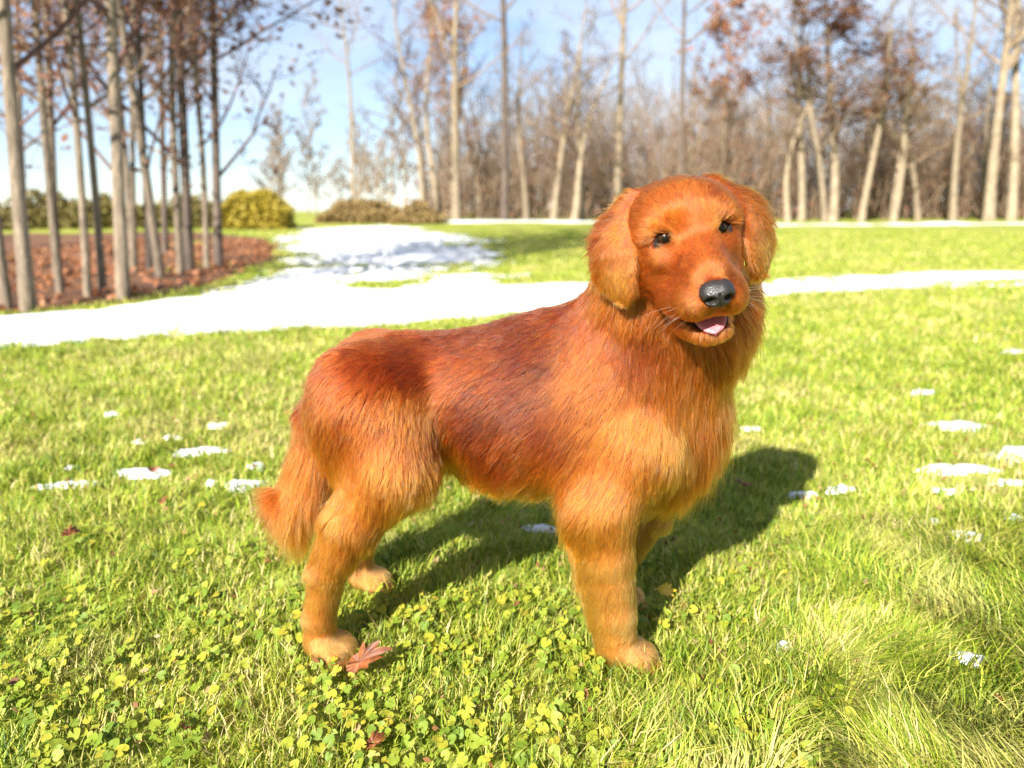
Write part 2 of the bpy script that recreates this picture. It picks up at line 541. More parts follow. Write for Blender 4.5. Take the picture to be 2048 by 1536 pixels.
# front row along the edge of the wood: (x, y, prototype, girth, height, lean, label)
WOOD = [
    (-3.45, 29.8, 4, 1.0, 0.75, (0.00, 0), 'slim grey tree at the left end of the wood'),
    (-2.90, 31.0, 2, 1.1, 0.6, (-0.10, 0), 'bare tree leaning left, second trunk from the wood\'s left end'),
    (-2.20, 30.4, 0, 1.1, 0.85, (0.00, 0), 'stout pale straight trunk in the left part of the wood'),
    (-1.35, 33.0, 4, 0.9, 0.6, (-0.05, 0), 'thin bare tree just left of the tall dark-stemmed tree'),
    (-0.30, 31.0, 6, 1.3, 1.0, (0.00, 0), 'tall dark-stemmed tree rising straight out of the picture behind the dog\'s back'),
    (0.60, 31.5, 2, 1.0, 0.55, (-0.04, 0), 'bare tree right of the tall dark-stemmed tree'),
    (1.65, 30.6, 1, 1.0, 0.55, (0.10, 0), 'pale tree leaning right behind the dog\'s shoulders'),
    (2.45, 30.2, 2, 1.0, 0.5, (0.14, 0), 'pale tree leaning right, middle of the leaning trio'),
    (2.85, 30.9, 4, 1.2, 0.52, (-0.07, 0), 'pale tree leaning left, right one of the leaning trio'),
    (4.40, 32.0, 0, 1.0, 1.05, (0.00, 0), 'tall straight tree to the left of the dog\'s head'),
    (6.90, 31.5, 6, 1.0, 0.92, (0.01, 0), 'dark thin tall tree rising directly above the dog\'s head'),
    (10.6, 29.5, 2, 0.9, 0.4, (-0.07, 0), 'short leaning tree just right of the dog\'s right-hand ear'),
    (11.4, 30.2, 0, 1.0, 0.62, (0.00, 0), 'brownish straight tree right of the dog\'s head'),
    (11.9, 29.2, 1, 0.9, 0.55, (-0.09, 0), 'pale tree leaning left beside the leafy brown tree'),
    (12.55, 30.0, 5, 1.6, 0.78, (0.04, 0), 'big tree keeping brown leaves right of the dog\'s head'),
    (13.2, 29.0, 2, 1.0, 0.55, (0.09, 0), 'pale tree leaning right in front of the leafy brown tree'),
    (14.2, 31.0, 4, 0.9, 0.6, (0.02, 0), 'slim tree under the brown leaf mass'),
    (14.6, 29.4, 1, 1.0, 0.42, (0.16, 0), 'strongly right-leaning pale tree in the right-hand wood'),
    (15.1, 30.4, 0, 0.95, 0.5, (0.02, 0), 'straight pale tree right of the strongly leaning one'),
    (16.4, 31.0, 2, 0.85, 0.6, (-0.12, 0), 'left-leaning tree in the middle of the right-hand wood'),
    (17.0, 29.6, 1, 1.0, 0.62, (-0.03, 0), 'tree with a side fork left of the two thick pale trunks'),
    (18.5, 29.8, 3, 1.15, 1.0, (0.00, 0), 'thick pale forked tree, left of the two near the right edge'),
    (19.3, 31.5, 4, 0.9, 0.55, (0.01, 0), 'thin tree standing between the two thick pale trunks'),
    (19.9, 30.6, 0, 1.15, 1.0, (0.01, 0), 'thick pale straight tree, right of the two near the right edge'),
    (20.9, 31.0, 3, 1.0, 1.0, (-0.02, 0), 'forked tree cut by the right edge of the picture'),
]
rt = random.Random(11)
for (x, y, k, gs_, hs_, ln, lb) in WOOD:
    plant_tree(PR[k], 'bare_tree', (x, y), rt.uniform(0, 6.28), (gs_, hs_), ln, lb, 'trees along the edge of the wood')
# orange-leaved crown beyond
plant_tree(PR[7], 'orange_leaved_tree', (-2.9, 38.0), 0.7, (0.9, 1.05), (0, 0), 'tree with a tuft of orange leaves above the left part of the wood', 'trees keeping orange leaves')
plant_tree(PR[7], 'orange_leaved_tree', (9.8, 36.0), 2.1, (1.0, 1.0), (0, 0), 'tree with orange leaves up and right of the dog\'s head', 'trees keeping orange leaves')
# deeper rows
for i in range(38):
    x = -4 + 38 * (i + rt.random()) / 38
    y = rt.uniform(34, 52)
    k = rt.choice([0, 1, 2, 3, 4, 4, 5, 6])
    plant_tree(PR[k], 'bare_tree', (x * (0.75 + y / 130), y), rt.uniform(0, 6.28), (rt.uniform(0.6, 0.9), rt.uniform(0.38, 0.62)), (rt.uniform(-0.04, 0.04), 0), 'bare tree deep in the wood behind its front row', 'trees deep in the wood')
# open middle: a lone tree and small far ones
plant_tree(PR[2], 'bare_tree', (-8.6, 42.0), 0.3, (0.9, 1.15), (-0.03, 0), 'lone slender bare tree against the open sky behind the snow', None)
for i, (x, y, s_) in enumerate([(-17.8, 58, 0.95), (-16.4, 62, 0.7), (-15.3, 60, 0.85), (-13.6, 58, 0.6), (-12.4, 62, 0.75), (-11.2, 57, 0.62), (-20.5, 66, 0.8), (-9.9, 52, 0.62), (-19.0, 64, 0.7), (-8.6, 50, 0.6), (-7.4, 47, 0.66), (-6.3, 45, 0.7), (-14.4, 66, 0.6), (-10.4, 60, 0.7)]):
    plant_tree(FAR[i % 2], 'bare_tree', (x, y), i * 1.3, (s_, s_ * (0.9 + 0.25 * (i % 3))), (0, 0), 'small far bare tree beyond the snow field in the open gap', 'small far trees in the gap')

# the grove on the left: near trunks of which only the lower part is in the picture
GR = [
    make_tree(21, 11, 0.038, 0.12, 16, wob=0.18, twig_r=0.005, sub=6, tw=6, limb_len=0.20, leafy=900, leaf_size=0.07, twm=m_twig_red, bark=m_bark_g),
    make_tree(22, 10, 0.030, 0.16, 14, wob=0.22, twig_r=0.005, sub=6, tw=6, limb_len=0.20, bark=m_bark_g),
    make_tree(23, 11, 0.033, 0.10, 18, wob=0.15, twig_r=0.005, sub=6, tw=6, limb_len=0.20, bark=m_bark_d, twm=m_twig_red, leafy=2200, leaf_size=0.09),
    make_tree(24, 9, 0.022, 0.14, 16, wob=0.25, twig_r=0.004, sub=6, tw=6, limb_len=0.18, twm=m_twig_red, bark=m_bark_g, leafy=1200, leaf_size=0.08),
]
GROVE = [
    (-3.99, 5.90, 0, 0.80, 1.0, (-0.06, 0), 'grove tree at the very left edge, leaning left'),
    (-3.73, 5.76, 0, 1.00, 1.0, (-0.03, 0), 'stout pale grove tree, second from the left edge'),
    (-3.97, 6.60, 1, 0.80, 1.0, (-0.05, 0), 'slim grove tree leaning left, third from the left edge'),
    (-3.74, 6.62, 3, 0.95, 1.0, (0.00, 0), 'thin pinkish grove tree left of the thickest pale trunk'),
    (-3.80, 6.98, 1, 0.80, 1.0, (-0.02, 0), 'slim grove tree just left of the thickest pale trunk'),
    (-3.45, 6.66, 0, 1.05, 1.1, (0.00, 0), 'thickest pale trunk in the front of the grove'),
    (-4.25, 8.50, 3, 0.9, 1.0, (0.02, 0), 'thin grove tree just right of the thickest pale trunk'),
    (-4.08, 8.50, 2, 0.75, 0.9, (0.00, 0), 'thin dark grove tree behind the left-leaning one'),
    (-3.84, 8.25, 1, 1.10, 1.1, (-0.09, 0), 'grove tree leaning left in the middle of the grove'),
    (-3.82, 8.72, 1, 1.0, 0.8, (-0.03, 0), 'pale grove tree just left of the dark straight trunk'),
    (-4.12, 9.66, 2, 1.35, 1.1, (0.00, 0), 'tall dark straight trunk in the right part of the grove'),
    (-3.87, 9.60, 3, 1.1, 1.0, (0.02, 0), 'thin grove tree right of the tall dark trunk'),
    (-4.03, 10.4, 2, 1.3, 1.0, (0.01, 0), 'rightmost grove tree, red-brown above and pale at its foot'),
    (-4.62, 8.9, 2, 0.9, 1.0, (0.01, 0), 'thin dark grove tree between the thickest pale trunk and the left-leaning one'),
    (-4.95, 9.9, 3, 1.2, 1.0, (-0.01, 0), 'slender brown grove tree just behind the thickest pale trunk'),
    (-4.75, 7.4, 3, 0.9, 1.0, (0.0, 0), 'slender grove tree behind the slim third and fourth trunks'),
    (-5.6, 9.3, 0, 0.9, 1.0, (0.01, 0), 'grove tree standing behind the front trunks on the left'),
    (-6.9, 11.5, 1, 1.0, 1.0, (-0.02, 0), 'far grove tree in the back left'),
    (-5.7, 12.5, 2, 1.1, 1.0, (0.02, 0), 'far dark grove tree behind the middle of the grove'),
    (-8.3, 13.0, 0, 1.0, 1.0, (0.0, 0), 'farthest grove tree at the left'),
]
for i, (x, y, k, gs_, hs_, ln, lb) in enumerate(GROVE):
    plant_tree(GR[k], 'grove_tree', (x, y), (i * 1.7) % 6.28, (gs_, hs_), ln, lb, 'trees of the grove on the left')

# underwood: the brown mass between and behind the trunks
r = np.random.default_rng(77)
U = Tubes()
for i in range(3400):
    x = r.uniform(-4.2, 40); y = r.uniform(31.5, 52)
    x = x * (0.8 + y / 200)
    h_ = r.uniform(1.6, 7.2) * (0.8 if x < 0 else 1.0)
    z0 = float(0.42 + 0.0)
    p0 = np.array([x, y, z0 - 0.1])
    d = unit(np.array([r.normal(0, 0.22), r.normal(0, 0.2), 1.0]))
    p1 = p0 + d * h_ * 0.5; p2 = p1 + unit(d + 0.3 * r.standard_normal(3)) * h_ * 0.5
    U.tube([p0, p1, p2], [0.022, 0.016, 0.006], 3)
    for j in range(9):
        q = r.uniform(0.25, 1.0)
        s0 = p0 + (p1 - p0) * min(1, q * 2) + (p2 - p1) * max(0, q * 2 - 1)
        e = s0 + unit(d + 0.9 * r.standard_normal(3)) * h_ * r.uniform(0.12, 0.3)
        U.tube([s0, e], [0.012, 0.006], 3)
under_o = tag(U.build('underwood', m_twig), 'brown leafless underwood filling the wood behind the front trunks', 'underwood', kind='stuff')
cc = np.stack([r.uniform(-5, 40, 16000), r.uniform(31, 50, 16000), 0.4 + np.abs(r.normal(0, 1.9, 16000))], 1)
V, F_ = cards(cc, 0.20, r)
tag(mesh_np('underwood_leaves', V, F_, m_leaf_brown, None, False), 'withered brown leaves hanging in the underwood of the wood', 'leaves', kind='stuff')


# hedge and dry brush behind the grove
def leafy_box(name, x0, x1, y0, y1, h0, n, mat, seed, size, label, cat, lump=0.12):
    r = np.random.default_rng(seed)
    root = empty(name, ((x0 + x1) / 2, (y0 + y1) / 2, tz((x0 + x1) / 2, (y0 + y1) / 2)))
    tag(root, label, cat)
    c = np.stack([r.uniform(x0, x1, n), r.uniform(y0, y1, n), np.zeros(n)], 1)
    ends = np.minimum(c[:, 0] - x0, x1 - c[:, 0])
    top = h0 * np.clip(1 + lump * (vnoise(c, 1.1, seed) + 0.6 * vnoise(c, 2.9, seed + 1)), 0.25, 1.6) * (0.55 + 0.45 * sstep(0, 0.7, ends))
    c[:, 2] = top * (1 - r.random(n) ** 2 * 0.98)
    c[:, :2] += 0.05 * r.standard_normal((n, 2))
    V, F_ = cards(c, size, r)
    V = V - np.array([(x0 + x1) / 2, (y0 + y1) / 2, 0])
    mesh_np('foliage', V, F_, mat, root, False)
    S = Tubes()
    for i in range(max(4, int((x1 - x0) * 4))):
        x = r.uniform(x0, x1) - (x0 + x1) / 2; y = r.uniform(y0, y1) - (y0 + y1) / 2
        S.tube([(x, y, -0.05), (x + r.normal(0, 0.08), y + r.normal(0, 0.08), h0 * 0.8)], [0.02, 0.008], 5)
    S.build('stems', m_twig, root)['kind'] = 'stuff'
    return root


m_hedge_y = leaf_mat('hedge_yellow', [(0.3, (0.22, 0.17, 0.014)), (0.5, (0.36, 0.28, 0.025)), (0.7, (0.44, 0.35, 0.06))])
m_hedge_g = leaf_mat('hedge_olive', [(0.3, (0.07, 0.062, 0.016)), (0.5, (0.15, 0.125, 0.03)), (0.7, (0.26, 0.19, 0.05))])
m_dry = leaf_mat('dry_brush', [(0.3, (0.14, 0.085, 0.030)), (0.5, (0.25, 0.17, 0.06)), (0.7, (0.34, 0.26, 0.11))])
leafy_box('yellow_hedge', -8.6, -6.75, 22.4, 23.8, 1.10, 9000, m_hedge_y, 31, 0.13, 'golden-yellow hedge standing behind the right end of the grove', 'hedge', 0.08)
leafy_box('tawny_hedge', -24, -8.7, 23.0, 24.8, 0.70, 18000, m_hedge_g, 32, 0.16, 'long low olive and tawny hedge behind the trunks of the grove', 'hedge', 0.7)
leafy_box('dry_shrubs', -6.9, -2.6, 27.0, 29.0, 0.50, 8000, m_dry, 33, 0.16, 'low tawny dry shrubs between the yellow hedge and the wood', 'shrubs', 1.1)

# dead leaves lying loose under the grove
r = np.random.default_rng(55)
n = 9000
x = r.uniform(-9, -3.0, n); y = r.uniform(5.0, 17, n)
ok = poly_sd(x, y, LITTER_POLY) > 0.05
x, y = x[ok], y[ok]
cc = np.stack([x, y, litter_z(x, y) + 0.01], 1)
V, F_ = cards(cc, 0.075, r)
tag(mesh_np('dead_leaves', V, F_, m_leaf_or, None, False), 'loose dead leaves strewn under the grove', 'leaves', kind='stuff')

# ================================================================== things on the lawn
# patches of old snow: (x, y, width, depth, label)
PATCH = [
    (-1.02, 2.33, 0.150, 0.07, 'slanting snow patch left of the dog, above the long flat one'),
    (-1.10, 2.12, 0.190, 0.05, 'long flat snow patch on the lawn left of the dog\'s tail'),
    (-1.25, 2.03, 0.100, 0.045, 'oblong snow patch at the left end of the snow row'),
    (-1.33, 2.01, 0.045, 0.03, 'tiny snow scrap at the far left end of the snow row'),
    (-1.34, 2.17, 0.040, 0.03, 'tiny snow scrap above the left end of the snow row'),
    (-1.07, 2.63, 0.085, 0.05, 'small snow patch highest up among those left of the dog'),
    (-1.53, 2.77, 0.050, 0.04, 'tiny round snow scrap far left on the sunny lawn'),
    (-0.76, 2.01, 0.120, 0.06, 'bright snow patch touching the dog\'s tail from the left'),
    (-0.78, 2.18, 0.050, 0.05, 'round snow lump just above the patch by the tail'),
    (-0.86, 2.03, 0.035, 0.03, 'tiny snow scrap just left of the patch by the tail'),
    (-1.26, 2.43, 0.040, 0.03, 'tiny snow scrap left of the slanting patch'),
    (-1.18, 2.48, 0.065, 0.03, 'thin snow scrap behind the slanting patch'),
    (0.92, 1.99, 0.075, 0.045, 'single snow patch right of the dog\'s shadow'),
    (0.86, 2.59, 0.060, 0.04, 'small snow patch just beyond the dog\'s shadow'),
    (1.63, 2.64, 0.230, 0.09, 'broad snow patch farthest of those on the right'),
    (1.34, 2.15, 0.190, 0.08, 'oblong snow patch in the middle of those on the right'),
    (1.66, 2.30, 0.200, 0.16, 'largest snow patch, cut by the right edge'),
    (1.43, 2.03, 0.105, 0.04, 'thin snow patch below the largest one at the right edge'),
    (1.20, 1.96, 0.055, 0.03, 'tiny snow scrap below the middle right patch'),
    (1.05, 1.75, 0.060, 0.04, 'left half of the pair of snow lumps in the right foreground'),
    (1.09, 1.67, 0.085, 0.05, 'right half of the pair of snow lumps in the right foreground'),
    (1.27, 1.77, 0.040, 0.04, 'round snow lump at the right edge beyond the pair'),
    (0.80, 1.17, 0.046, 0.040, 'round white snow lump in the long grass, bottom right'),
    (0.48, 1.20, 0.040, 0.03, 'half hidden snow scrap in the grass right of the foreleg'),
    (1.78, 3.16, 0.110, 0.06, 'thin snow patch far back on the right'),
    (2.79, 4.10, 0.150, 0.10, 'snow patch highest up at the right edge'),
    (0.075, 1.73, 0.075, 0.04, 'small snow patch in the shade behind the near foreleg'),
    (0.80, 1.95, 0.080, 0.03, 'thin snow scrap at the right rim of the dog\'s shadow'),
]


def blob(seed, w, d, h):
    r = np.random.default_rng(seed)
    nu, nv = 40, 9
    vs_, fs_ = [], []
    ph = r.uniform(0, 6.28, 6)
    for j in range(nv):
        t_ = j / (nv - 1)
        for i in range(nu):
            a_ = 2 * math.pi * i / nu
            rim = 1 + 0.22 * math.sin(2 * a_ + ph[0]) + 0.14 * math.sin(3 * a_ + ph[1]) + 0.10 * math.sin(5 * a_ + ph[2]) + 0.06 * math.sin(9 * a_ + ph[3])
            rr = math.cos(t_ * math.pi / 2) ** 0.7 * rim if j < nv - 1 else 0.001
            z = h * (math.sin(t_ * math.pi / 2) ** 0.8) * (1 + 0.25 * math.sin(2.3 * a_ + ph[4]) * (1 - t_)) - 0.01
            vs_.append((0.5 * w * rr * math.cos(a_), 0.5 * d * rr * math.sin(a_), z))
    for j in range(nv - 1):
        for i in range(nu):
            a_ = j * nu + i; b_ = j * nu + (i + 1) % nu
            fs_.append((a_, b_, b_ + nu, a_ + nu))
    V = np.array(vs_)
    V[:, 2] += 0.004 * vnoise(V, 60, seed)
    return V, np.array(fs_)


for i, (x, y, w, d, lb) in enumerate(PATCH):
    V, F_ = blob(900 + i, w * 1.2, d * 1.25, 0.021)
    o = mesh_np('snow_patch', V, F_, m_snow)
    o.location = (x, y, tz(x, y))
    tag(o, lb, 'snow patch', 'old snow patches on the lawn')

# ---- grass: every blade its own small face
PAWS = [(0.195, 1.264 - 0.09 * 0.19 - 0.098), (0.20, 1.264 - 0.09 * 0.19 + 0.098), (-0.318, 1.264 + 0.09 * 0.32 - 0.125), (-0.298, 1.264 + 0.09 * 0.3 + 0.125)]
rg = np.random.default_rng(4)


def scatter(y0, y1, dens, half=0.92):
    n = int(half * (y1 ** 2 - y0 ** 2) * dens)
    y = np.sqrt(rg.uniform(y0 ** 2, y1 ** 2, n))
    x = rg.uniform(-half, half, n) * y
    return x, y


bx, by, bh, bwid = [], [], [], []
for (y0, y1, dens, wd) in [(0.20, 0.70, 16000, 0.0016), (0.70, 1.25, 52000, 0.0011), (1.25, 1.8, 34000, 0.0013), (1.8, 2.7, 15000, 0.0019), (2.7, 4.2, 7000, 0.0028), (4.2, 6.5, 3000, 0.0042), (6.5, 11, 1100, 0.0065), (11, 21, 220, 0.013)]:
    x, y = scatter(y0, y1, dens)
    bx.append(x); by.append(y); bwid.append(np.full(len(x), wd))
    # the lawn goes on to both sides
    k = int(3.6 * (y1 - y0) * min(dens * 0.38, 15000))
    y = rg.uniform(y0, y1, k)
    x = (0.92 * y + 1.8 * rg.random(k) ** 1.3) * np.where(rg.random(k) < 0.5, -1, 1)
    bx.append(x); by.append(y); bwid.append(np.full(k, wd * 1.5))
bx = np.concatenate(bx); by = np.concatenate(by); bwid = np.concatenate(bwid)
p2 = np.stack([bx, by, np.zeros_like(bx)], 1)
keep = rg.random(len(bx)) < 0.62 + 0.5 * vnoise(p2, 7, 71) + 0.3 * vnoise(p2, 23, 72)
keep &= snow_amount(bx, by) < 0.1 + 0.7 * rg.random(len(bx)) ** 3
keep &= poly_sd(bx, by, LITTER_POLY) < 0.1
for (px_, py_) in PAWS:
    keep &= np.hypot((bx - px_) / 0.042, (by - py_) / 0.027) > 1
for (x, y, w, d, lb) in PATCH:
    keep &= np.hypot((bx - x) / (w * 0.40), (by - y) / (d * 0.5)) > 0.75 + 0.5 * rg.random(len(bx))
bx, by, bwid, p2 = bx[keep], by[keep], bwid[keep], p2[keep]
n = len(bx)
# tall soft grass in the right foreground, short clover lawn elsewhere
tall = sstep(0.25, 0.55, bx + 0.25 * vnoise(p2, 4, 73) - 0.5 * (by - 1.1)) * sstep(1.9, 1.5, by)
h = (0.022 + 0.020 * rg.random(n)) * (1 + 0.30 * vnoise(p2, 11, 74)) * (1 + 0.85 * tall) * (0.85 + 0.3 * rg.random(n))
lean = 0.35 + 0.65 * rg.random(n) + 0.15 * tall
swirl = 6.28318 * (0.5 + 0.8 * vnoise(p2, 3.2, 75) + 0.35 * vnoise(p2, 9, 76))
az = np.where(rg.random(n) < 0.25 + 0.55 * tall, swirl + 0.35 * rg.standard_normal(n), rg.uniform(0, 6.28, n))
dx_, dy_ = np.cos(az), np.sin(az)
rz_ = terrain(bx, by)
L_ = h * 1.15
root = np.stack([bx, by, rz_ - 0.003], 1)
t1 = np.stack([dx_ * np.sin(lean * 0.45), dy_ * np.sin(lean * 0.45), np.cos(lean * 0.45)], 1)
t2 = np.stack([dx_ * np.sin(lean * 1.35), dy_ * np.sin(lean * 1.35), np.cos(lean * 1.35)], 1)
mid = root + t1 * (L_ * 0.55)[:, None]
tip = mid + t2 * (L_ * 0.55)[:, None]
turn = az + 1.5708 + 0.5 * rg.standard_normal(n)
side = np.stack([np.cos(turn), np.sin(turn), np.zeros(n)], 1)
w_ = (bwid * (0.7 + 0.7 * rg.random(n)))[:, None]
V = np.stack([root - side * w_, root + side * w_, mid + side * w_ * 0.85, mid - side * w_ * 0.85, tip], 1).reshape(-1, 3)
i5 = (np.arange(n) * 5)[:, None]
Q = i5 + np.array([[0, 1, 2, 3]]); T3 = i5 + np.array([[3, 2, 4]])
# colour per blade
u = rg.random(n) + 0.22 * vnoise(p2, 5, 77) + 0.15 * vnoise(p2, 17, 78)
pal = np.array([[0.075, 0.140, 0.010], [0.155, 0.240, 0.014], [0.250, 0.315, 0.022], [0.335, 0.350, 0.042], [0.43, 0.39, 0.10], [0.52, 0.44, 0.20]])
pos = np.array([-0.05, 0.20, 0.44, 0.68, 0.86, 1.02])
colb = np.stack([np.interp(u, pos, pal[:, k]) for k in range(3)], 1)
straw = sstep(0.30, 0.62, vnoise(p2, 2.6, 79) + 0.6 * vnoise(p2, 8, 80)) * (rg.random(n) < 0.75)
colb = colb * (1 - 0.5 * straw[:, None]) + np.array([0.44, 0.37, 0.15])[None] * 0.5 * straw[:, None]
colb *= 1.05 * (0.85 + 0.3 * rg.random(n))[:, None]
cv = np.repeat(colb, 5, 0)
m_grass, nt, b = new_mat('grass_blades')
at = nt.nodes.new('ShaderNodeAttribute'); at.attribute_name = 'col'
nt.links.new(at.outputs['Color'], b.inputs['Base Color'])
b.inputs['Roughness'].default_value = 0.55
b.inputs['Specular IOR Level'].default_value = 0.35
tr = nt.nodes.new('ShaderNodeBsdfTranslucent'); nt.links.new(at.outputs['Color'], tr.inputs['Color'])
ms = nt.nodes.new('ShaderNodeMixShader'); ms.inputs[0].default_value = 0.35
nt.links.new(b.outputs[0], ms.inputs[1]); nt.links.new(tr.outputs[0], ms.inputs[2])
nt.links.new(ms.outputs[0], nt.nodes['Material Output'].inputs['Surface'])
grass = tag(mesh_np('grass', V, [Q, T3], m_grass, None, True, True, cv), 'sunlit green and straw-coloured grass blades of the lawn', 'grass', kind='stuff')

# ---- round-leaved ground cover between the blades
r = np.random.default_rng(19)
gx, gy = [], []
cl = []
while len(cl) < 190:
    y = math.sqrt(r.uniform(0.75 ** 2, 1.75 ** 2)); x = r.uniform(-0.95, 0.75) * y
    pr = 1.0 if (x < 0.35 and y < 1.35) else 0.22
    if r.random() < pr: cl.append((x, y))
C0 = []
for (x, y) in cl:
    k = int(r.integers(4, 20)); sp = r.uniform(0.012, 0.05)
    for _ in range(k): C0.append((x + r.normal(0, sp), y + r.normal(0, sp)))
C0 = np.array(C0)
ok = np.ones(len(C0), bool)
for (px_, py_) in PAWS: ok &= np.hypot((C0[:, 0] - px_) / 0.052, (C0[:, 1] - py_) / 0.036) > 1
C0 = C0[ok]
n = len(C0)
NS = 12
ang = np.linspace(0.28, 2 * np.pi - 0.28, NS)
rimr = 1 + 0.10 * np.cos(ang * 9)
size = (0.0045 + 0.0055 * r.random(n))
zc = terrain(C0[:, 0], C0[:, 1]) + 0.016 + 0.020 * r.random(n)
nrm = unit(np.stack([r.normal(-0.15, 0.35, n), r.normal(-0.35, 0.35, n), np.ones(n)], 1))
a_ = unit(np.cross(nrm, r.standard_normal((n, 3)))); b_ = np.cross(nrm, a_)
rim = (a_[:, None] * np.cos(ang)[None, :, None] + b_[:, None] * np.sin(ang)[None, :, None]) * (size[:, None] * rimr[None])[:, :, None]
cup = 0.18 * size[:, None] * (0.5 + 0.5 * np.cos(ang * 3)[None])
ctr = np.stack([C0[:, 0], C0[:, 1], zc], 1)
rim = ctr[:, None] + rim + nrm[:, None] * cup[:, :, None]
stem = np.stack([ctr[:, 0] + 0.003, ctr[:, 1], terrain(C0[:, 0], C0[:, 1])], 1)
st2 = stem + np.array([0.0009, 0, 0])
V = np.concatenate([ctr[:, None], rim, stem[:, None], st2[:, None]], 1)
K = NS + 3
V = V.reshape(-1, 3)
ib = (np.arange(n) * K)[:, None]
F_ = np.concatenate([ib + np.array([[0, j + 1, j + 2]]) for j in range(NS - 1)] + [ib + np.array([[0, NS + 1, NS + 2]])])
u = r.random(n)
pal = np.array([[0.10, 0.17, 0.015], [0.19, 0.25, 0.02], [0.28, 0.29, 0.025], [0.36, 0.30, 0.03]])
colc = np.stack([np.interp(u, [0, .4, .8, 1.0], pal[:, k]) for k in range(3)], 1)
tag(mesh_np('ground_cover', V, F_, m_grass, None, True, True, np.repeat(colc, K, 0)), 'yellow-green round-leaved creeping weed among the grass', 'ground cover', kind='stuff')

# ---- crumbs of dry leaves and thatch
n = 1500
y = np.sqrt(r.uniform(0.7 ** 2, 3.2 ** 2, n)); x = r.uniform(-0.9, 0.9, n) * y
ctr = np.stack([x, y, terrain(x, y) + 0.012 + 0.018 * r.random(n)], 1)
V, F_ = cards(ctr, 0.016, r)
u = r.random(n)
pal = np.array([[0.12, 0.05, 0.02], [0.28, 0.13, 0.05], [0.42, 0.30, 0.15]])
colc = np.stack([np.interp(u, [0, .5, 1.0], pal[:, k]) for k in range(3)], 1)
tag(mesh_np('leaf_crumbs', V, F_, m_grass, None, False, True, np.repeat(colc, 4, 0)), 'crumbs of dry brown leaves caught in the grass', 'leaf crumbs', kind='stuff')

# ---- fallen leaves, each its own
m_fl, nt, b = new_mat('fallen_leaf')
tc = nt.nodes.new('ShaderNodeTexCoord')
nn = noise_node(nt, 60, 4, 0.6, tc.outputs['Object'])
rr_ = ramp_node(nt, [(0.3, (0.05, 0.013, 0.003)), (0.52, (0.135, 0.034, 0.004)), (0.72, (0.20, 0.065, 0.014))])
nt.links.new(nn.outputs['Fac'], rr_.inputs['Fac']); nt.links.new(rr_.outputs['Color'], b.inputs['Base Color'])
b.inputs['Roughness'].default_value = 0.6


def lobed_leaf(seed, size, curl):
    """a pointed-lobed leaf blade with depth: folded along the veins, curled at the tips"""
    r = np.random.default_rng(seed)
    lobes = [(0, 1.0), (0.62, 0.86), (-0.62, 0.88), (1.25, 0.66), (-1.25, 0.64), (2.1, 0.40), (-2.1, 0.42)]
    K = 84
    th = np.linspace(-math.pi, math.pi, K, endpoint=False)
    rad_ = np.full(K, 0.40)
    for a_, l_ in lobes:
        dd = np.abs((th - a_ + math.pi) % (2 * math.pi) - math.pi)
        rad_ = np.maximum(rad_, l_ * np.clip(1 - dd / 0.58, 0, 1) ** 0.8)
        for o_ in (-0.17, 0.17):
            d2 = np.abs((th - a_ - o_ + math.pi) % (2 * math.pi) - math.pi)
            rad_ = np.maximum(rad_, 0.68 * l_ * np.clip(1 - d2 / 0.11, 0, 1) ** 0.8)
    rings = [0.0, 0.35, 0.7, 1.0]
    vs_, fs_ = [(0, 0, 0)], []
    for q in rings[1:]:
        for i in range(K):
            x = rad_[i] * q * math.cos(th[i]); y = rad_[i] * q * math.sin(th[i])
            z = curl * (x * x * 0.5 + y * y * 0.9) + 0.05 * math.sin(7 * th[i]) * q + 0.05 * math.sin(3.3 * x + 2 * y)
            vs_.append((x, y, z))
    for i in range(K):
        fs_.append((0, 1 + i, 1 + (i + 1) % K, 0))
    tri_ = [(0, 1 + i, 1 + (i + 1) % K) for i in range(K)]
    qd = []
    for k in range(2):
        for i in range(K):
            a_ = 1 + k * K + i; b_ = 1 + k * K + (i + 1) % K
            qd.append((a_, a_ + K, b_ + K, b_))
    return np.array(vs_) * size, [np.array(tri_), np.array(qd)]


LEAVES = [
    (-0.250, 1.095, 0.046, 0.056, (0.55, -0.10, 0.30), 0.6, 'large curled orange maple leaf lying against the dog\'s near hind paw'),
    (-1.02, 1.60, 0.040, 0.034, (0.6, 0.3, 1.2), 0.8, 'orange leaf lying alone on the grass at the left'),
    (-0.48, 0.955, 0.030, 0.022, (0.5, 0.2, 2.0), 0.7, 'small pinkish brown leaf at the bottom left'),
    (0.63, 1.95, 0.038, 0.044, (0.2, 0.2, 0.4), 0.6, 'brown leaf lying in the dog\'s shadow at the right'),
    (-1.04, 2.05, 0.040, 0.026, (0.6, 0.2, 0.7), 0.6, 'small leaf just below the long flat snow patch'),
    (-0.90, 1.81, 0.036, 0.020, (0.5, -0.3, 0.3), 0.6, 'tiny orange leaf left of the dog\'s tail'),
    (1.06, 2.09, 0.038, 0.036, (0.3, 0.2, 2.4), 0.6, 'pale brown leaf on the lawn right of the shadow'),
    (-0.20, 0.925, 0.028, 0.024, (0.5, 0.1, 1.0), 0.8, 'brown leaf at the bottom edge below the maple leaf'),
    (0.30, 1.36, 0.034, 0.030, (0.9, 0.1, 0.2), 0.5, 'yellow leaf standing in the shade behind the near foreleg'),
]
m_yl, nt, b = new_mat('yellow_leaf')
b.inputs['Base Color'].default_value = (0.50, 0.33, 0.02, 1); b.inputs['Roughness'].default_value = 0.55
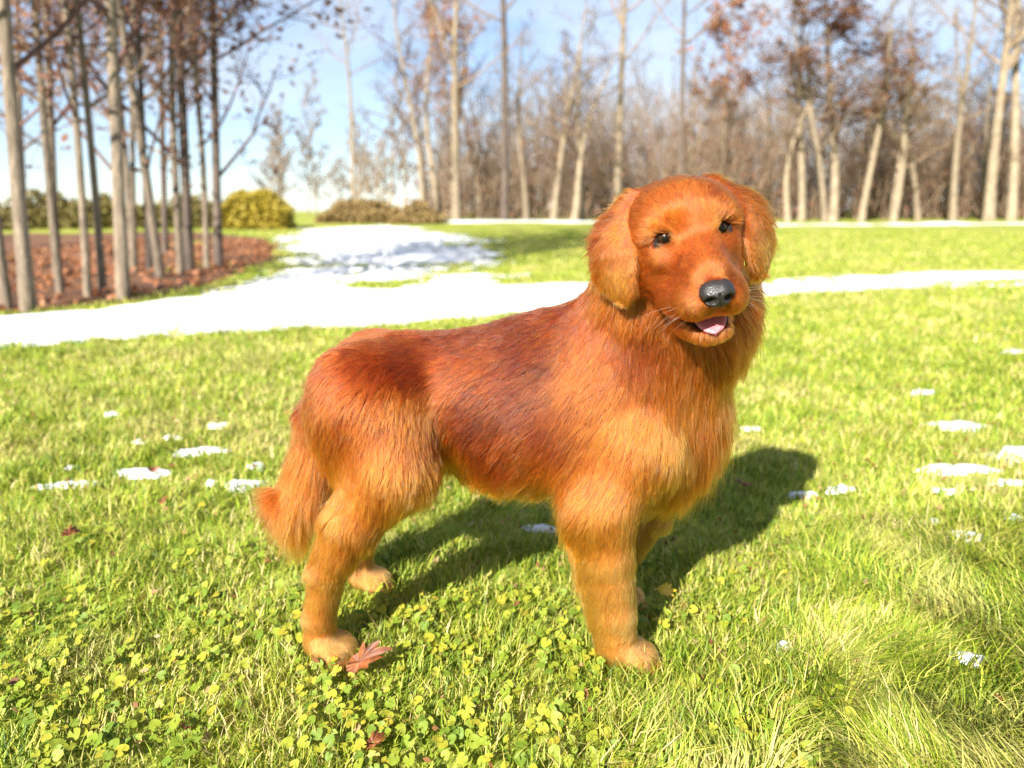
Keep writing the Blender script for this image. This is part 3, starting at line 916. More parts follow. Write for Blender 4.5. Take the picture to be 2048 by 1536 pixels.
for i, (x, y, z, s_, rot, cu_, lb) in enumerate(LEAVES):
    V, F_ = lobed_leaf(60 + i, s_, cu_)
    V[:, 1] *= 0.62 + 0.10 * (i % 3)
    V[:, 2] += 0.22 * s_ * np.sin(V[:, 0] / s_ * 3.0 + i)
    root = empty('fallen_leaf', (x, y, tz(x, y) + z))
    root.rotation_euler = rot
    tag(root, lb, 'leaf', 'fallen leaves on the lawn')
    mt = m_yl if 'yellow' in lb else m_fl
    mesh_np('blade', V, F_, mt, root)
    S = Tubes()
    S.tube([(-0.02 * s_, 0, 0.002), (-0.35 * s_, 0.05 * s_, 0.004), (-0.8 * s_, 0.02 * s_, 0.012)], [0.0010, 0.0009, 0.0011], 6)
    S.build('stalk', mt, root)

# ================================================================== the dog
# ---- implicit body: smooth union of round cones and ellipsoids, turned into one skin by surface nets
VOX = 0.0036
LO = np.array([-0.53, 0.93, -0.02])
HI = np.array([0.44, 1.50, 0.87])
NG = np.ceil((HI - LO) / VOX).astype(int)
GX = [LO[a] + VOX * np.arange(NG[a]) for a in range(3)]
VOL = np.full(tuple(NG), 0.12, np.float32)


def yc(x):                                     # the dog's middle plane: its front stands a little nearer the camera
    return 1.264 - 0.09 * x


# head frame: right as seen from the front (+X side), forward, up
_a, _b, _g = rad(3.0), rad(13), rad(11)
H_f = np.array([math.sin(_a) * math.cos(_b), -math.cos(_a) * math.cos(_b), -math.sin(_b)])
H_r0 = np.array([math.cos(_a), math.sin(_a), 0.0])
H_u0 = np.cross(H_f, H_r0)
H_r = math.cos(_g) * H_r0 + math.sin(_g) * H_u0
H_u = math.cos(_g) * H_u0 - math.sin(_g) * H_r0
HS = 1.10
EYE_L = np.array([0.0325, 0.051, 0.010])
H_C = np.array([0.2425, 1.030, 0.7375]) - HS * (EYE_L[1] * H_f + EYE_L[2] * H_u)
H_M = np.stack([H_r, H_f, H_u], axis=1)        # columns


def hw(p):                                     # head local -> world
    return H_C + HS * (H_M @ np.asarray(p, float))


def hl(p):                                     # world -> head local (n,3)
    return ((np.asarray(p) - H_C) @ H_M) / HS


def _window(lo, hi, m):
    s = []
    for a in range(3):
        i0 = max(0, int((lo[a] - m - LO[a]) / VOX))
        i1 = min(NG[a], int((hi[a] + m - LO[a]) / VOX) + 2)
        s.append(slice(i0, i1))
    return tuple(s)


def _grid(s):
    return (GX[0][s[0]].astype(np.float32)[:, None, None], GX[1][s[1]].astype(np.float32)[None, :, None], GX[2][s[2]].astype(np.float32)[None, None, :])


def _apply(s, d, k, op):
    v = VOL[s]
    if op == 'add':
        h = np.maximum(k - np.abs(v - d), 0) / k
        VOL[s] = np.minimum(v, d) - h * h * k * 0.25
    else:
        d = -d
        h = np.maximum(k - np.abs(v - d), 0) / k
        VOL[s] = np.maximum(v, d) + h * h * k * 0.25


def cone(a, b, ra, rb, k=0.03, op='add'):
    a = np.asarray(a, float); b = np.asarray(b, float)
    lo = np.minimum(a - ra, b - rb); hi = np.maximum(a + ra, b + rb)
    s = _window(lo, hi, k + 0.02)
    X, Y, Z = _grid(s)
    ab = b - a
    L2 = float(ab @ ab)
    t = ((X - a[0]) * ab[0] + (Y - a[1]) * ab[1] + (Z - a[2]) * ab[2]) / L2
    t = np.clip(t, 0, 1)
    d = np.sqrt((X - a[0] - t * ab[0]) ** 2 + (Y - a[1] - t * ab[1]) ** 2 + (Z - a[2] - t * ab[2]) ** 2) - (ra + (rb - ra) * t)
    _apply(s, d, k, op)


def chain(pts, k=0.02):
    """one limb: its segments meet without a bulge, then the limb melts into the body"""
    pp = np.array([p[:3] for p in pts], float); rr = np.array([p[3] for p in pts], float)
    s = _window((pp - rr[:, None]).min(0), (pp + rr[:, None]).max(0), k + 0.02)
    X, Y, Z = _grid(s)
    best = None
    for i in range(len(pp) - 1):
        a, b = pp[i], pp[i + 1]
        ab = b - a
        t = ((X - a[0]) * ab[0] + (Y - a[1]) * ab[1] + (Z - a[2]) * ab[2]) / float(ab @ ab)
        t = np.clip(t, 0, 1)
        d = np.sqrt((X - a[0] - t * ab[0]) ** 2 + (Y - a[1] - t * ab[1]) ** 2 + (Z - a[2] - t * ab[2]) ** 2) - (rr[i] + (rr[i + 1] - rr[i]) * t)
        if best is None:
            best = d
        else:
            h = np.maximum(0.008 - np.abs(best - d), 0) / 0.008
            best = np.minimum(best, d) - h * h * 0.002
    _apply(s, best, k, 'add')


def ell(c, r, k=0.03, M=None, op='add'):
    c = np.asarray(c, float); r = np.asarray(r, float)
    R = float(r.max())
    if M is None:
        lo, hi = c - r, c + r
    else:
        ext = np.sqrt(((M * r[None, :]) ** 2).sum(1)); lo, hi = c - ext, c + ext
    s = _window(lo, hi, k + 0.02)
    X, Y, Z = _grid(s)
    X = X - c[0]; Y = Y - c[1]; Z = Z - c[2]
    if M is not None:
        A = [X * M[0, i] + Y * M[1, i] + Z * M[2, i] for i in range(3)]
    else:
        A = [X, Y, Z]
    k0 = np.sqrt((A[0] / r[0]) ** 2 + (A[1] / r[1]) ** 2 + (A[2] / r[2]) ** 2)
    k1 = np.sqrt((A[0] / r[0] ** 2) ** 2 + (A[1] / r[1] ** 2) ** 2 + (A[2] / r[2] ** 2) ** 2)
    d = k0 * (k0 - 1.0) / np.maximum(k1, 1e-6)
    _apply(s, d, k, op)


def rot_y(deg):                                # tilt in the x-z plane
    c, s_ = math.cos(rad(deg)), math.sin(rad(deg))
    return np.array([[c, 0, -s_], [0, 1, 0], [s_, 0, c]])


def W(x, w, z):                                # body frame: w > 0 is the near side
    return np.array([x, yc(x) - w, z])


# torso
ell(W(0.07, 0, 0.443), (0.205, 0.114, 0.150), 0.05, rot_y(4))
ell(W(0.17, 0, 0.47), (0.14, 0.105, 0.125), 0.05)
ell(W(-0.13, 0, 0.474), (0.17, 0.086, 0.088), 0.06, rot_y(3))
ell(W(-0.235, 0, 0.450), (0.110, 0.092, 0.088), 0.05, rot_y(30))
ell(W(0.10, 0, 0.548), (0.12, 0.055, 0.048), 0.05, rot_y(8))
ell(W(0.270, 0, 0.415), (0.078, 0.085, 0.115), 0.05, rot_y(-12))
ell(W(-0.09, 0.0, 0.365), (0.045, 0.03, 0.03), 0.04)
# neck up to the skull
NB = hw((0, -0.05, -0.02))
cone(W(0.175, 0, 0.485), NB, 0.104, 0.070, 0.05)
ell((0.322, 1.200, 0.610), (0.060, 0.085, 0.085), 0.06)
cone(W(0.25, 0, 0.47), hw((0, -0.035, -0.05)), 0.095, 0.060, 0.05)
# shoulders, forelegs
for sgn in (1, -1):
    wv = 0.098 * sgn
    dx = 0.0 if sgn > 0 else 0.112
    dz = 0.0
    ell(W(0.155, 0.088 * sgn, 0.435), (0.085, 0.040, 0.130), 0.045, rot_y(-18))
    chain([(*W(0.205 + dx * .4, 0.085 * sgn, 0.395), 0.062), (*W(0.145 + dx, 0.098 * sgn, 0.295), 0.052)], 0.045)
    chain([(*W(0.150 + dx, wv, 0.30), 0.054), (*W(0.158 + dx * .9, wv, 0.21), 0.043), (*W(0.172 + dx * .3, wv, 0.105), 0.0355), (*W(0.178 + dx * .1, wv, 0.045), 0.034)], 0.03)
    for j, (ox, ow) in enumerate([(0.214, -0.024), (0.226, -0.008), (0.226, 0.009), (0.214, 0.025)]):
        chain([(*W(0.186 + dx * .1, wv + ow * .6, 0.040), 0.022), (*W(ox + dx * .1, wv + ow, 0.026), 0.0155), (*W(ox + 0.014 + dx * .1, wv + ow, 0.014), 0.0125)], 0.007)
# thighs, hind legs
for sgn in (1, -1):
    wv = 0.125 * sgn
    fx = 0.0 if sgn > 0 else 0.02
    kx = 0.0 if sgn > 0 else 0.045
    ell(W(-0.240, 0.080 * sgn, 0.415), (0.085, 0.046, 0.130), 0.045, rot_y(14))
    chain([(*W(-0.235, 0.075 * sgn, 0.45), 0.080), (*W(-0.192 + kx, 0.102 * sgn, 0.355), 0.060)], 0.05)
    chain([(*W(-0.204 + kx, 0.104 * sgn, 0.350), 0.060), (*W(-0.262 + kx * .6, 0.118 * sgn, 0.262), 0.048), (*W(-0.312 + fx, wv, 0.172), 0.0295), (*W(-0.332 + fx, wv, 0.085), 0.0255), (*W(-0.332 + fx, wv, 0.042), 0.0275)], 0.03)
    for j, (ox, ow) in enumerate([(-0.302, -0.023), (-0.290, -0.008), (-0.290, 0.009), (-0.302, 0.024)]):
        chain([(*W(-0.326 + fx, wv + ow * .6, 0.038), 0.021), (*W(ox + fx, wv + ow, 0.025), 0.015), (*W(ox + 0.013 + fx, wv + ow, 0.014), 0.0122)], 0.007)
# tail
TAIL = [(-0.290, 0, 0.462, 0.044), (-0.330, 0, 0.415, 0.040), (-0.350, 0.0, 0.340, 0.037), (-0.367, 0.01, 0.280, 0.036), (-0.390, 0.02, 0.252, 0.033), (-0.412, 0.03, 0.256, 0.024)]
chain([(*W(p[0], p[1], p[2]), p[3]) for p in TAIL], 0.03)


# head
def hell(c, r, k=0.02, M=None, op='add'):
    ell(hw(c), np.asarray(r) * HS, k * HS, H_M if M is None else H_M @ M, op)


def hcone(a, b, ra, rb, k=0.02, op='add'):
    cone(hw(a), hw(b), ra * HS, rb * HS, k * HS, op)


def rz3(deg):
    c, s_ = math.cos(rad(deg)), math.sin(rad(deg))
    return np.array([[c, -s_, 0], [s_, c, 0], [0, 0, 1]])


def ry3(deg):
    c, s_ = math.cos(rad(deg)), math.sin(rad(deg))
    return np.array([[c, 0, s_], [0, 1, 0], [-s_, 0, c]])


hell((0, -0.014, 0.007), (0.073, 0.078, 0.053), 0.02)                 # skull
hell((0, 0.018, 0.020), (0.057, 0.046, 0.038), 0.02)                  # forehead
for s_ in (1, -1):
    hcone((s_ * 0.019, 0.053, 0.0285), (s_ * 0.046, 0.036, 0.0165), 0.0108, 0.0105, 0.016)    # brow
    hell((s_ * 0.040, 0.016, -0.034), (0.024, 0.045, 0.036), 0.022)   # cheek
    hell((s_ * 0.036, 0.052, -0.012), (0.016, 0.022, 0.014), 0.014)   # cheekbone under the eye
hcone((0, 0.042, 0.002), (0, 0.120, -0.026), 0.026, 0.0225, 0.018)    # bridge of the nose
hcone((0, 0.040, -0.030), (0, 0.112, -0.043), 0.042, 0.029, 0.018)    # muzzle
for s_ in (1, -1):
    hell((s_ * 0.0210, 0.108, -0.051), (0.0215, 0.036, 0.0235), 0.012)   # flews
    hell((s_ * 0.034, 0.070, -0.060), (0.017, 0.038, 0.022), 0.016)
hcone((0, 0.015, -0.088), (0, 0.070, -0.0960), 0.032, 0.024, 0.014)
for s_ in (1, -1):
    hcone((s_ * 0.012, 0.06, -0.0965), (s_ * 0.0085, 0.106, -0.0945), 0.020, 0.0140, 0.012)  # lower jaw
hell((0, 0.060, -0.0745), (0.042, 0.070, 0.0048), 0.005, np.array([[1, 0, 0], [0, 0.985, 0.174], [0, -0.174, 0.985]]), 'sub')   # open mouth
hell((0, 0.108, -0.0805), (0.033, 0.034, 0.0070), 0.006, None, 'sub')
hell((0, 0.143, -0.037), (0.012, 0.010, 0.012), 0.012, None)          # nose pad bed
for s_ in (1, -1):
    e = EYE_L * np.array([s_, 1, 1])
    Me = rz3(-s_ * 24)
    hell(e + np.array([s_ * 0.003, 0.008, -0.0005]), (0.0132, 0.014, 0.0069), 0.004, Me @ ry3(-s_ * 13), 'sub')
for s_ in (1, -1):
    hcone((s_ * 0.046, 0.070, -0.066), (s_ * 0.058, 0.030, -0.048), 0.0022, 0.0016, 0.008, 'sub')   # lip fold
# ears: one soft leather flap each, folded over at the top and hanging free of the neck
_T = np.array([-0.012, 0.0, 0.011, 0.026, 0.046, 0.068, 0.087, 0.099, 0.107, 0.111])
_HW = np.array([0.010, 0.018, 0.024, 0.028, 0.031, 0.031, 0.028, 0.023, 0.016, 0.007])
_TH = np.array([0.010, 0.0125, 0.012, 0.0095, 0.0075, 0.0068, 0.0064, 0.0058, 0.005, 0.003])
_C0 = np.array([-0.056, -0.040, -0.022, -0.005, 0.008, 0.015, 0.019, 0.020, 0.020, 0.020])
_A0 = np.array([-0.004, -0.003, -0.001, 0.001, 0.003, 0.006, 0.009, 0.011, 0.012, 0.012])
for s_ in (1, -1):
    ca_, sa_ = math.cos(rad(42)), math.sin(rad(42))
    top = np.array([s_ * 0.0850, 0.002, 0.043])
    aw = H_M @ np.array([-s_ * sa_, ca_, 0]); an = H_M @ np.array([s_ * ca_, sa_, 0]); ad = H_M @ np.array([s_ * 0.05, 0.03, -1.0])
    c = hw(top)
    s = _window(c - 0.10, c + 0.10, 0.0)
    s = _window(np.minimum(c, c + ad * 0.16) - 0.06, np.maximum(c, c + ad * 0.16) + 0.06, 0.0)
    X, Y, Z = _grid(s)
    X = X - c[0]; Y = Y - c[1]; Z = Z - c[2]
    t = (X * ad[0] + Y * ad[1] + Z * ad[2]) / HS
    a = (X * aw[0] + Y * aw[1] + Z * aw[2]) / HS
    n_ = (X * an[0] + Y * an[1] + Z * an[2]) / HS
    hw_ = np.interp(t, _T, _HW); th_ = np.interp(t, _T, _TH); c0_ = np.interp(t, _T, _C0); a0_ = np.interp(t, _T, _A0)
    # the flap cups a little: its edges turn in
    n_ = n_ - c0_ + 0.003 * ((a - a0_) / hw_) ** 2
    kk = np.sqrt(((a - a0_) / hw_) ** 2 + (n_ / th_) ** 2)
    d = (kk - 1.0) * th_
    over = np.maximum(t - _T[-1], _T[0] - t)
    d = np.maximum(d, over) * HS
    _apply(s, d.astype(np.float32), 0.0045, 'add')


def surface_nets(V):
    S = V < 0
    nx, ny, nz = V.shape
    acc = np.zeros((nx - 1, ny - 1, nz - 1), np.uint8)
    for i in (0, 1):
        for j in (0, 1):
            for k in (0, 1):
                acc += S[i:nx - 1 + i, j:ny - 1 + j, k:nz - 1 + k]
    idx = np.argwhere((acc > 0) & (acc < 8))
    lin = np.full(acc.shape, -1, np.int32)
    lin[idx[:, 0], idx[:, 1], idx[:, 2]] = np.arange(len(idx))
    cs = np.array([(i, j, k) for i in (0, 1) for j in (0, 1) for k in (0, 1)])
    cv = np.stack([V[idx[:, 0] + c[0], idx[:, 1] + c[1], idx[:, 2] + c[2]] for c in cs], 1)
    psum = np.zeros((len(idx), 3)); cnt = np.zeros(len(idx))
    for a in range(8):
        for b in range(a + 1, 8):
            if np.abs(cs[a] - cs[b]).sum() != 1: continue
            va, vb = cv[:, a], cv[:, b]
            m = (va < 0) != (vb < 0)
            t = np.where(m, va / np.where(m, va - vb, 1), 0)
            p = cs[a][None] + t[:, None] * (cs[b] - cs[a])[None]
            psum += p * m[:, None]; cnt += m
    verts = LO + VOX * (idx + psum / cnt[:, None])
    quads = []
    for ax in range(3):
        u, v = (ax + 1) % 3, (ax + 2) % 3
        sl0 = [slice(1, -1)] * 3; sl1 = [slice(1, -1)] * 3
        sl0[ax] = slice(0, -1); sl1[ax] = slice(1, None)
        A = S[tuple(sl0)]; B = S[tuple(sl1)]
        e = np.argwhere(A != B)
        off = np.array([1, 1, 1]); off[ax] = 0
        e = e + off
        inside = S[e[:, 0], e[:, 1], e[:, 2]]
        def cell(du, dv):
            c = e.copy(); c[:, u] += du; c[:, v] += dv
            return lin[c[:, 0], c[:, 1], c[:, 2]]
        q = np.stack([cell(-1, -1), cell(0, -1), cell(0, 0), cell(-1, 0)], 1)
        q = np.where(inside[:, None], q, q[:, ::-1])
        quads.append(q)
    return verts, np.concatenate(quads)


bv, bq = surface_nets(VOL)
# one light smoothing pass over the skin
for _ in range(2):
    acc = np.zeros_like(bv); cn = np.zeros(len(bv))
    for a, b in ((0, 1), (1, 2), (2, 3), (3, 0)):
        np.add.at(acc, bq[:, a], bv[bq[:, b]]); np.add.at(cn, bq[:, a], 1)
        np.add.at(acc, bq[:, b], bv[bq[:, a]]); np.add.at(cn, bq[:, b], 1)
    bv = 0.5 * bv + 0.5 * acc / cn[:, None]

# ---- where the bare skin shows: lips, eyelids, mouth
SKIN = np.array([0.13, 0.028, 0.004])
DARK = np.array([0.012, 0.009, 0.009])
hv = hl(bv)


def bare_mask(h):
    """1 where there is no fur: lip edges, mouth, eyelids, nose bed (head-local points)"""
    m = np.zeros(len(h))
    fr = h[:, 1]
    mouth = (np.abs(h[:, 2] + 0.0800 - 0.10 * (0.09 - fr)) < np.where(fr > 0.08, 0.0088, 0.0060)) & (fr > 0.02) & (np.abs(h[:, 0]) < 0.043) & (fr < 0.16)
    m[mouth] = 1
    nose = ((h[:, 0] / 0.0185) ** 2 + ((h[:, 1] - 0.145) / 0.013) ** 2 + ((h[:, 2] + 0.0355) / 0.0155) ** 2) < 1
    m[nose] = 1
    for s_ in (1, -1):
        e = EYE_L * np.array([s_, 1, 1])
        q = h - e
        ca, sa = math.cos(rad(24)), math.sin(rad(24))
        lx = q[:, 0] * ca - s_ * q[:, 1] * sa
        rim = ((lx - s_ * 0.0005) / 0.0152) ** 2 + ((q[:, 2] + s_ * 0.22 * lx) / 0.0086) ** 2 < 1
        m[rim & (h[:, 1] > 0.02)] = 1
    return m


bmask = bare_mask(hv)
bcol = SKIN[None] * np.ones((len(bv), 1))
bcol[bmask > 0.5] = DARK
paw_pad = bv[:, 2] < 0.006
bcol[paw_pad] = (0.02, 0.016, 0.015)

dog = empty('dog', (float(0.0), float(yc(0.0)), 0.0))
tag(dog, 'red golden retriever standing side-on on the lawn, head turned to the camera', 'dog')

m_skin, nt, b = new_mat('dog_skin')
at = nt.nodes.new('ShaderNodeAttribute'); at.attribute_name = 'col'
nt.links.new(at.outputs['Color'], b.inputs['Base Color'])
b.inputs['Roughness'].default_value = 0.85
b.inputs['Specular IOR Level'].default_value = 0.1


def to_dog(v):
    return np.asarray(v, float) - np.array([0.0, yc(0.0), 0.0])


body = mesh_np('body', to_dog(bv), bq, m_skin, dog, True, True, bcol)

# ---- eyes, nose, tongue
m_eye, nt, b = new_mat('dog_eye')
tc = nt.nodes.new('ShaderNodeTexCoord')
gr = nt.nodes.new('ShaderNodeVectorMath'); gr.operation = 'DISTANCE'
gr.inputs[1].default_value = (0, 0, 1.0)
nt.links.new(tc.outputs['Object'], gr.inputs[0])
rp = ramp_node(nt, [(0.0, (0.002, 0.002, 0.002)), (0.33, (0.002, 0.002, 0.002)), (0.38, (0.025, 0.009, 0.003)), (0.66, (0.016, 0.006, 0.003)), (0.72, (0.006, 0.004, 0.003)), (0.82, (0.020, 0.013, 0.010))])
nt.links.new(gr.outputs['Value'], rp.inputs['Fac'])
nt.links.new(rp.outputs['Color'], b.inputs['Base Color'])
b.inputs['Roughness'].default_value = 0.04
b.inputs['Specular IOR Level'].default_value = 0.28


def sphere_np(nu=28, nv=18):
    vs_, fs_ = [], []
    for j in range(nv + 1):
        ph = math.pi * j / nv
        for i in range(nu):
            t_ = 2 * math.pi * i / nu
            vs_.append((math.sin(ph) * math.cos(t_), math.sin(ph) * math.sin(t_), math.cos(ph)))
    for j in range(nv):
        for i in range(nu):
            a_ = j * nu + i; b_ = j * nu + (i + 1) % nu
            fs_.append((a_, a_ + nu, b_ + nu, b_))
    return np.array(vs_), np.array(fs_)


sv, sf = sphere_np()
for s_ in (1, -1):
    e = EYE_L * np.array([s_, 1, 1]) + np.array([0, -0.0040, 0])
    # a little cornea bulge towards local +Z; gaze towards the camera side
    ev = sv.copy()
    bulge = np.clip(ev[:, 2] - 0.80, 0, 1)
    ev[:, 2] += bulge * 0.45
    eo = mesh_np('eye', ev, sf, m_eye, dog)
    gaze = H_M @ np.array([s_ * 0.22, 1.0, 0.02])
    R = Vector(gaze).to_track_quat('Z', 'Y').to_matrix().to_4x4()
    eo.matrix_local = Matrix.Translation(Vector(to_dog(hw(e)))) @ R @ Matrix.Scale(0.0122 * HS, 4)

m_nose, nt, b = new_mat('dog_nose')
tc = nt.nodes.new('ShaderNodeTexCoord')
vo = nt.nodes.new('ShaderNodeTexVoronoi'); vo.inputs['Scale'].default_value = 620
nt.links.new(tc.outputs['Object'], vo.inputs['Vector'])
bp = nt.nodes.new('ShaderNodeBump'); bp.inputs['Strength'].default_value = 0.7; bp.inputs['Distance'].default_value = 0.0008
nt.links.new(vo.outputs['Distance'], bp.inputs['Height'])
nt.links.new(bp.outputs['Normal'], b.inputs['Normal'])
b.inputs['Base Color'].default_value = (0.012, 0.010, 0.010, 1)
b.inputs['Roughness'].default_value = 0.38

# nose: shaped from a sphere in head-local axes, with two nostrils pushed in and a groove
nv_, nf_ = sphere_np(72, 48)
n = nv_[:, [0, 2, 1]].copy()                       # pole forward (local y)
n = n * np.array([1, 1, 1.0])
sx, sy, sz = n[:, 0], n[:, 1], n[:, 2]
px = 0.0205 * np.sign(sx) * np.abs(sx) ** 0.85 * (1 - 0.30 * np.clip(-sz, 0, 1))
py = 0.0150 * sy
pz = 0.0165 * np.sign(sz) * np.abs(sz) ** 0.9
py = py - 0.004 * np.clip(pz / 0.0165, -1, 1) * 0.2
py = py - 0.0035 * np.clip(sz, 0, 1) ** 2
for s_ in (1, -1):
    dd = ((px - s_ * 0.0098) / 0.0052) ** 2 + ((pz + 0.0035) / 0.0040) ** 2
    py = py - 0.0095 * np.exp(-dd ** 1.6) * (sy > 0)
    dd2 = ((px - s_ * 0.0155) / 0.0055) ** 2 + ((pz + 0.0065) / 0.0020) ** 2
    py = py - 0.0060 * np.exp(-dd2) * (sy > 0)
py = py - 0.0022 * np.exp(-(px / 0.0012) ** 2) * (sy > 0) * (pz < 0.004)
NOSE_C = np.array([0, 0.1445, -0.0365])
nl = np.stack([px, py, pz], 1) + NOSE_C
nose = mesh_np('nose', to_dog((H_C[None] + HS * (nl @ H_M.T))), nf_, m_nose, dog)

m_tongue, nt, b = new_mat('dog_tongue')
tn = noise_node(nt, 420, 3)
bp = nt.nodes.new('ShaderNodeBump'); bp.inputs['Strength'].default_value = 0.3; bp.inputs['Distance'].default_value = 0.0008
nt.links.new(tn.outputs['Fac'], bp.inputs['Height']); nt.links.new(bp.outputs['Normal'], b.inputs['Normal'])
b.inputs['Base Color'].default_value = (0.44, 0.12, 0.14, 1)
b.inputs['Roughness'].default_value = 0.36
b.inputs['Subsurface Weight'].default_value = 0.3
b.inputs['Subsurface Radius'].default_value = (0.01, 0.004, 0.003)
# tongue: a rounded slab lying in the lower jaw, lapping over the front lip
tv, tf = [], []
NU, NV = 17, 22
for j in range(NV):
    t_ = j / (NV - 1)
    hwid = 0.0195 * math.sqrt(max(0.0, 1 - max(0, (t_ - 0.70) / 0.30) ** 2)) + 0.0004
    yy = 0.045 + 0.0825 * t_
    zz = -0.0815 - 0.0125 * max(0, (t_ - 0.62) / 0.38) ** 1.5
    ring = []
    for i in range(NU):
        ph = 2 * math.pi * i / NU
        xx = hwid * math.cos(ph)
        z2 = zz + 0.0036 * math.sin(ph) - 0.0022 * math.exp(-(xx / 0.004) ** 2) * (math.sin(ph) > 0) + 0.0018 * (xx / 0.02) ** 2
        tv.append((xx, yy, z2))
for j in range(NV - 1):
    for i in range(NU):
        a_ = j * NU + i; b_ = j * NU + (i + 1) % NU
        tf.append((a_, b_, b_ + NU, a_ + NU))
tongue = mesh_np('tongue', to_dog(H_C[None] + HS * (np.array(tv) @ H_M.T)), np.array(tf), m_tongue, dog)

# claws
m_claw, nt, b = new_mat('dog_claw')
b.inputs['Base Color'].default_value = (0.03, 0.022, 0.018, 1)
b.inputs['Roughness'].default_value = 0.35
for sgn in (1, -1):
    for (bx0, wv, offs) in ((0.0085 * (sgn < 0), 0.098 * sgn, [(0.230, -0.024), (0.243, -0.008), (0.243, 0.009), (0.230, 0.025)]), (0.02 * (sgn < 0), 0.125 * sgn, [(-0.287, -0.023), (-0.274, -0.008), (-0.274, 0.009), (-0.287, 0.024)])):
        for (ox, ow) in offs:
            cl_ = Tubes()
            p0 = W(ox + bx0 - 0.002, wv + ow, 0.019)
            pts = [p0, p0 + np.array([0.007, 0, -0.003]), p0 + np.array([0.012, 0, -0.011])]
            cl_.tube(to_dog(np.array(pts)), [0.0032, 0.0026, 0.0006], 7)
            cl_.build('claw', m_claw, dog)

# ================================================================== the coat
rng = np.random.default_rng(7)
C_DARK = np.array([0.080, 0.0085, 0.001])
C_RED = np.array([0.165, 0.021, 0.002])
C_ORG = np.array([0.31, 0.056, 0.004])
C_GOLD = np.array([0.45, 0.104, 0.008])
C_PALE = np.array([0.56, 0.168, 0.024])
C_FACE = np.array([0.28, 0.046, 0.0035])
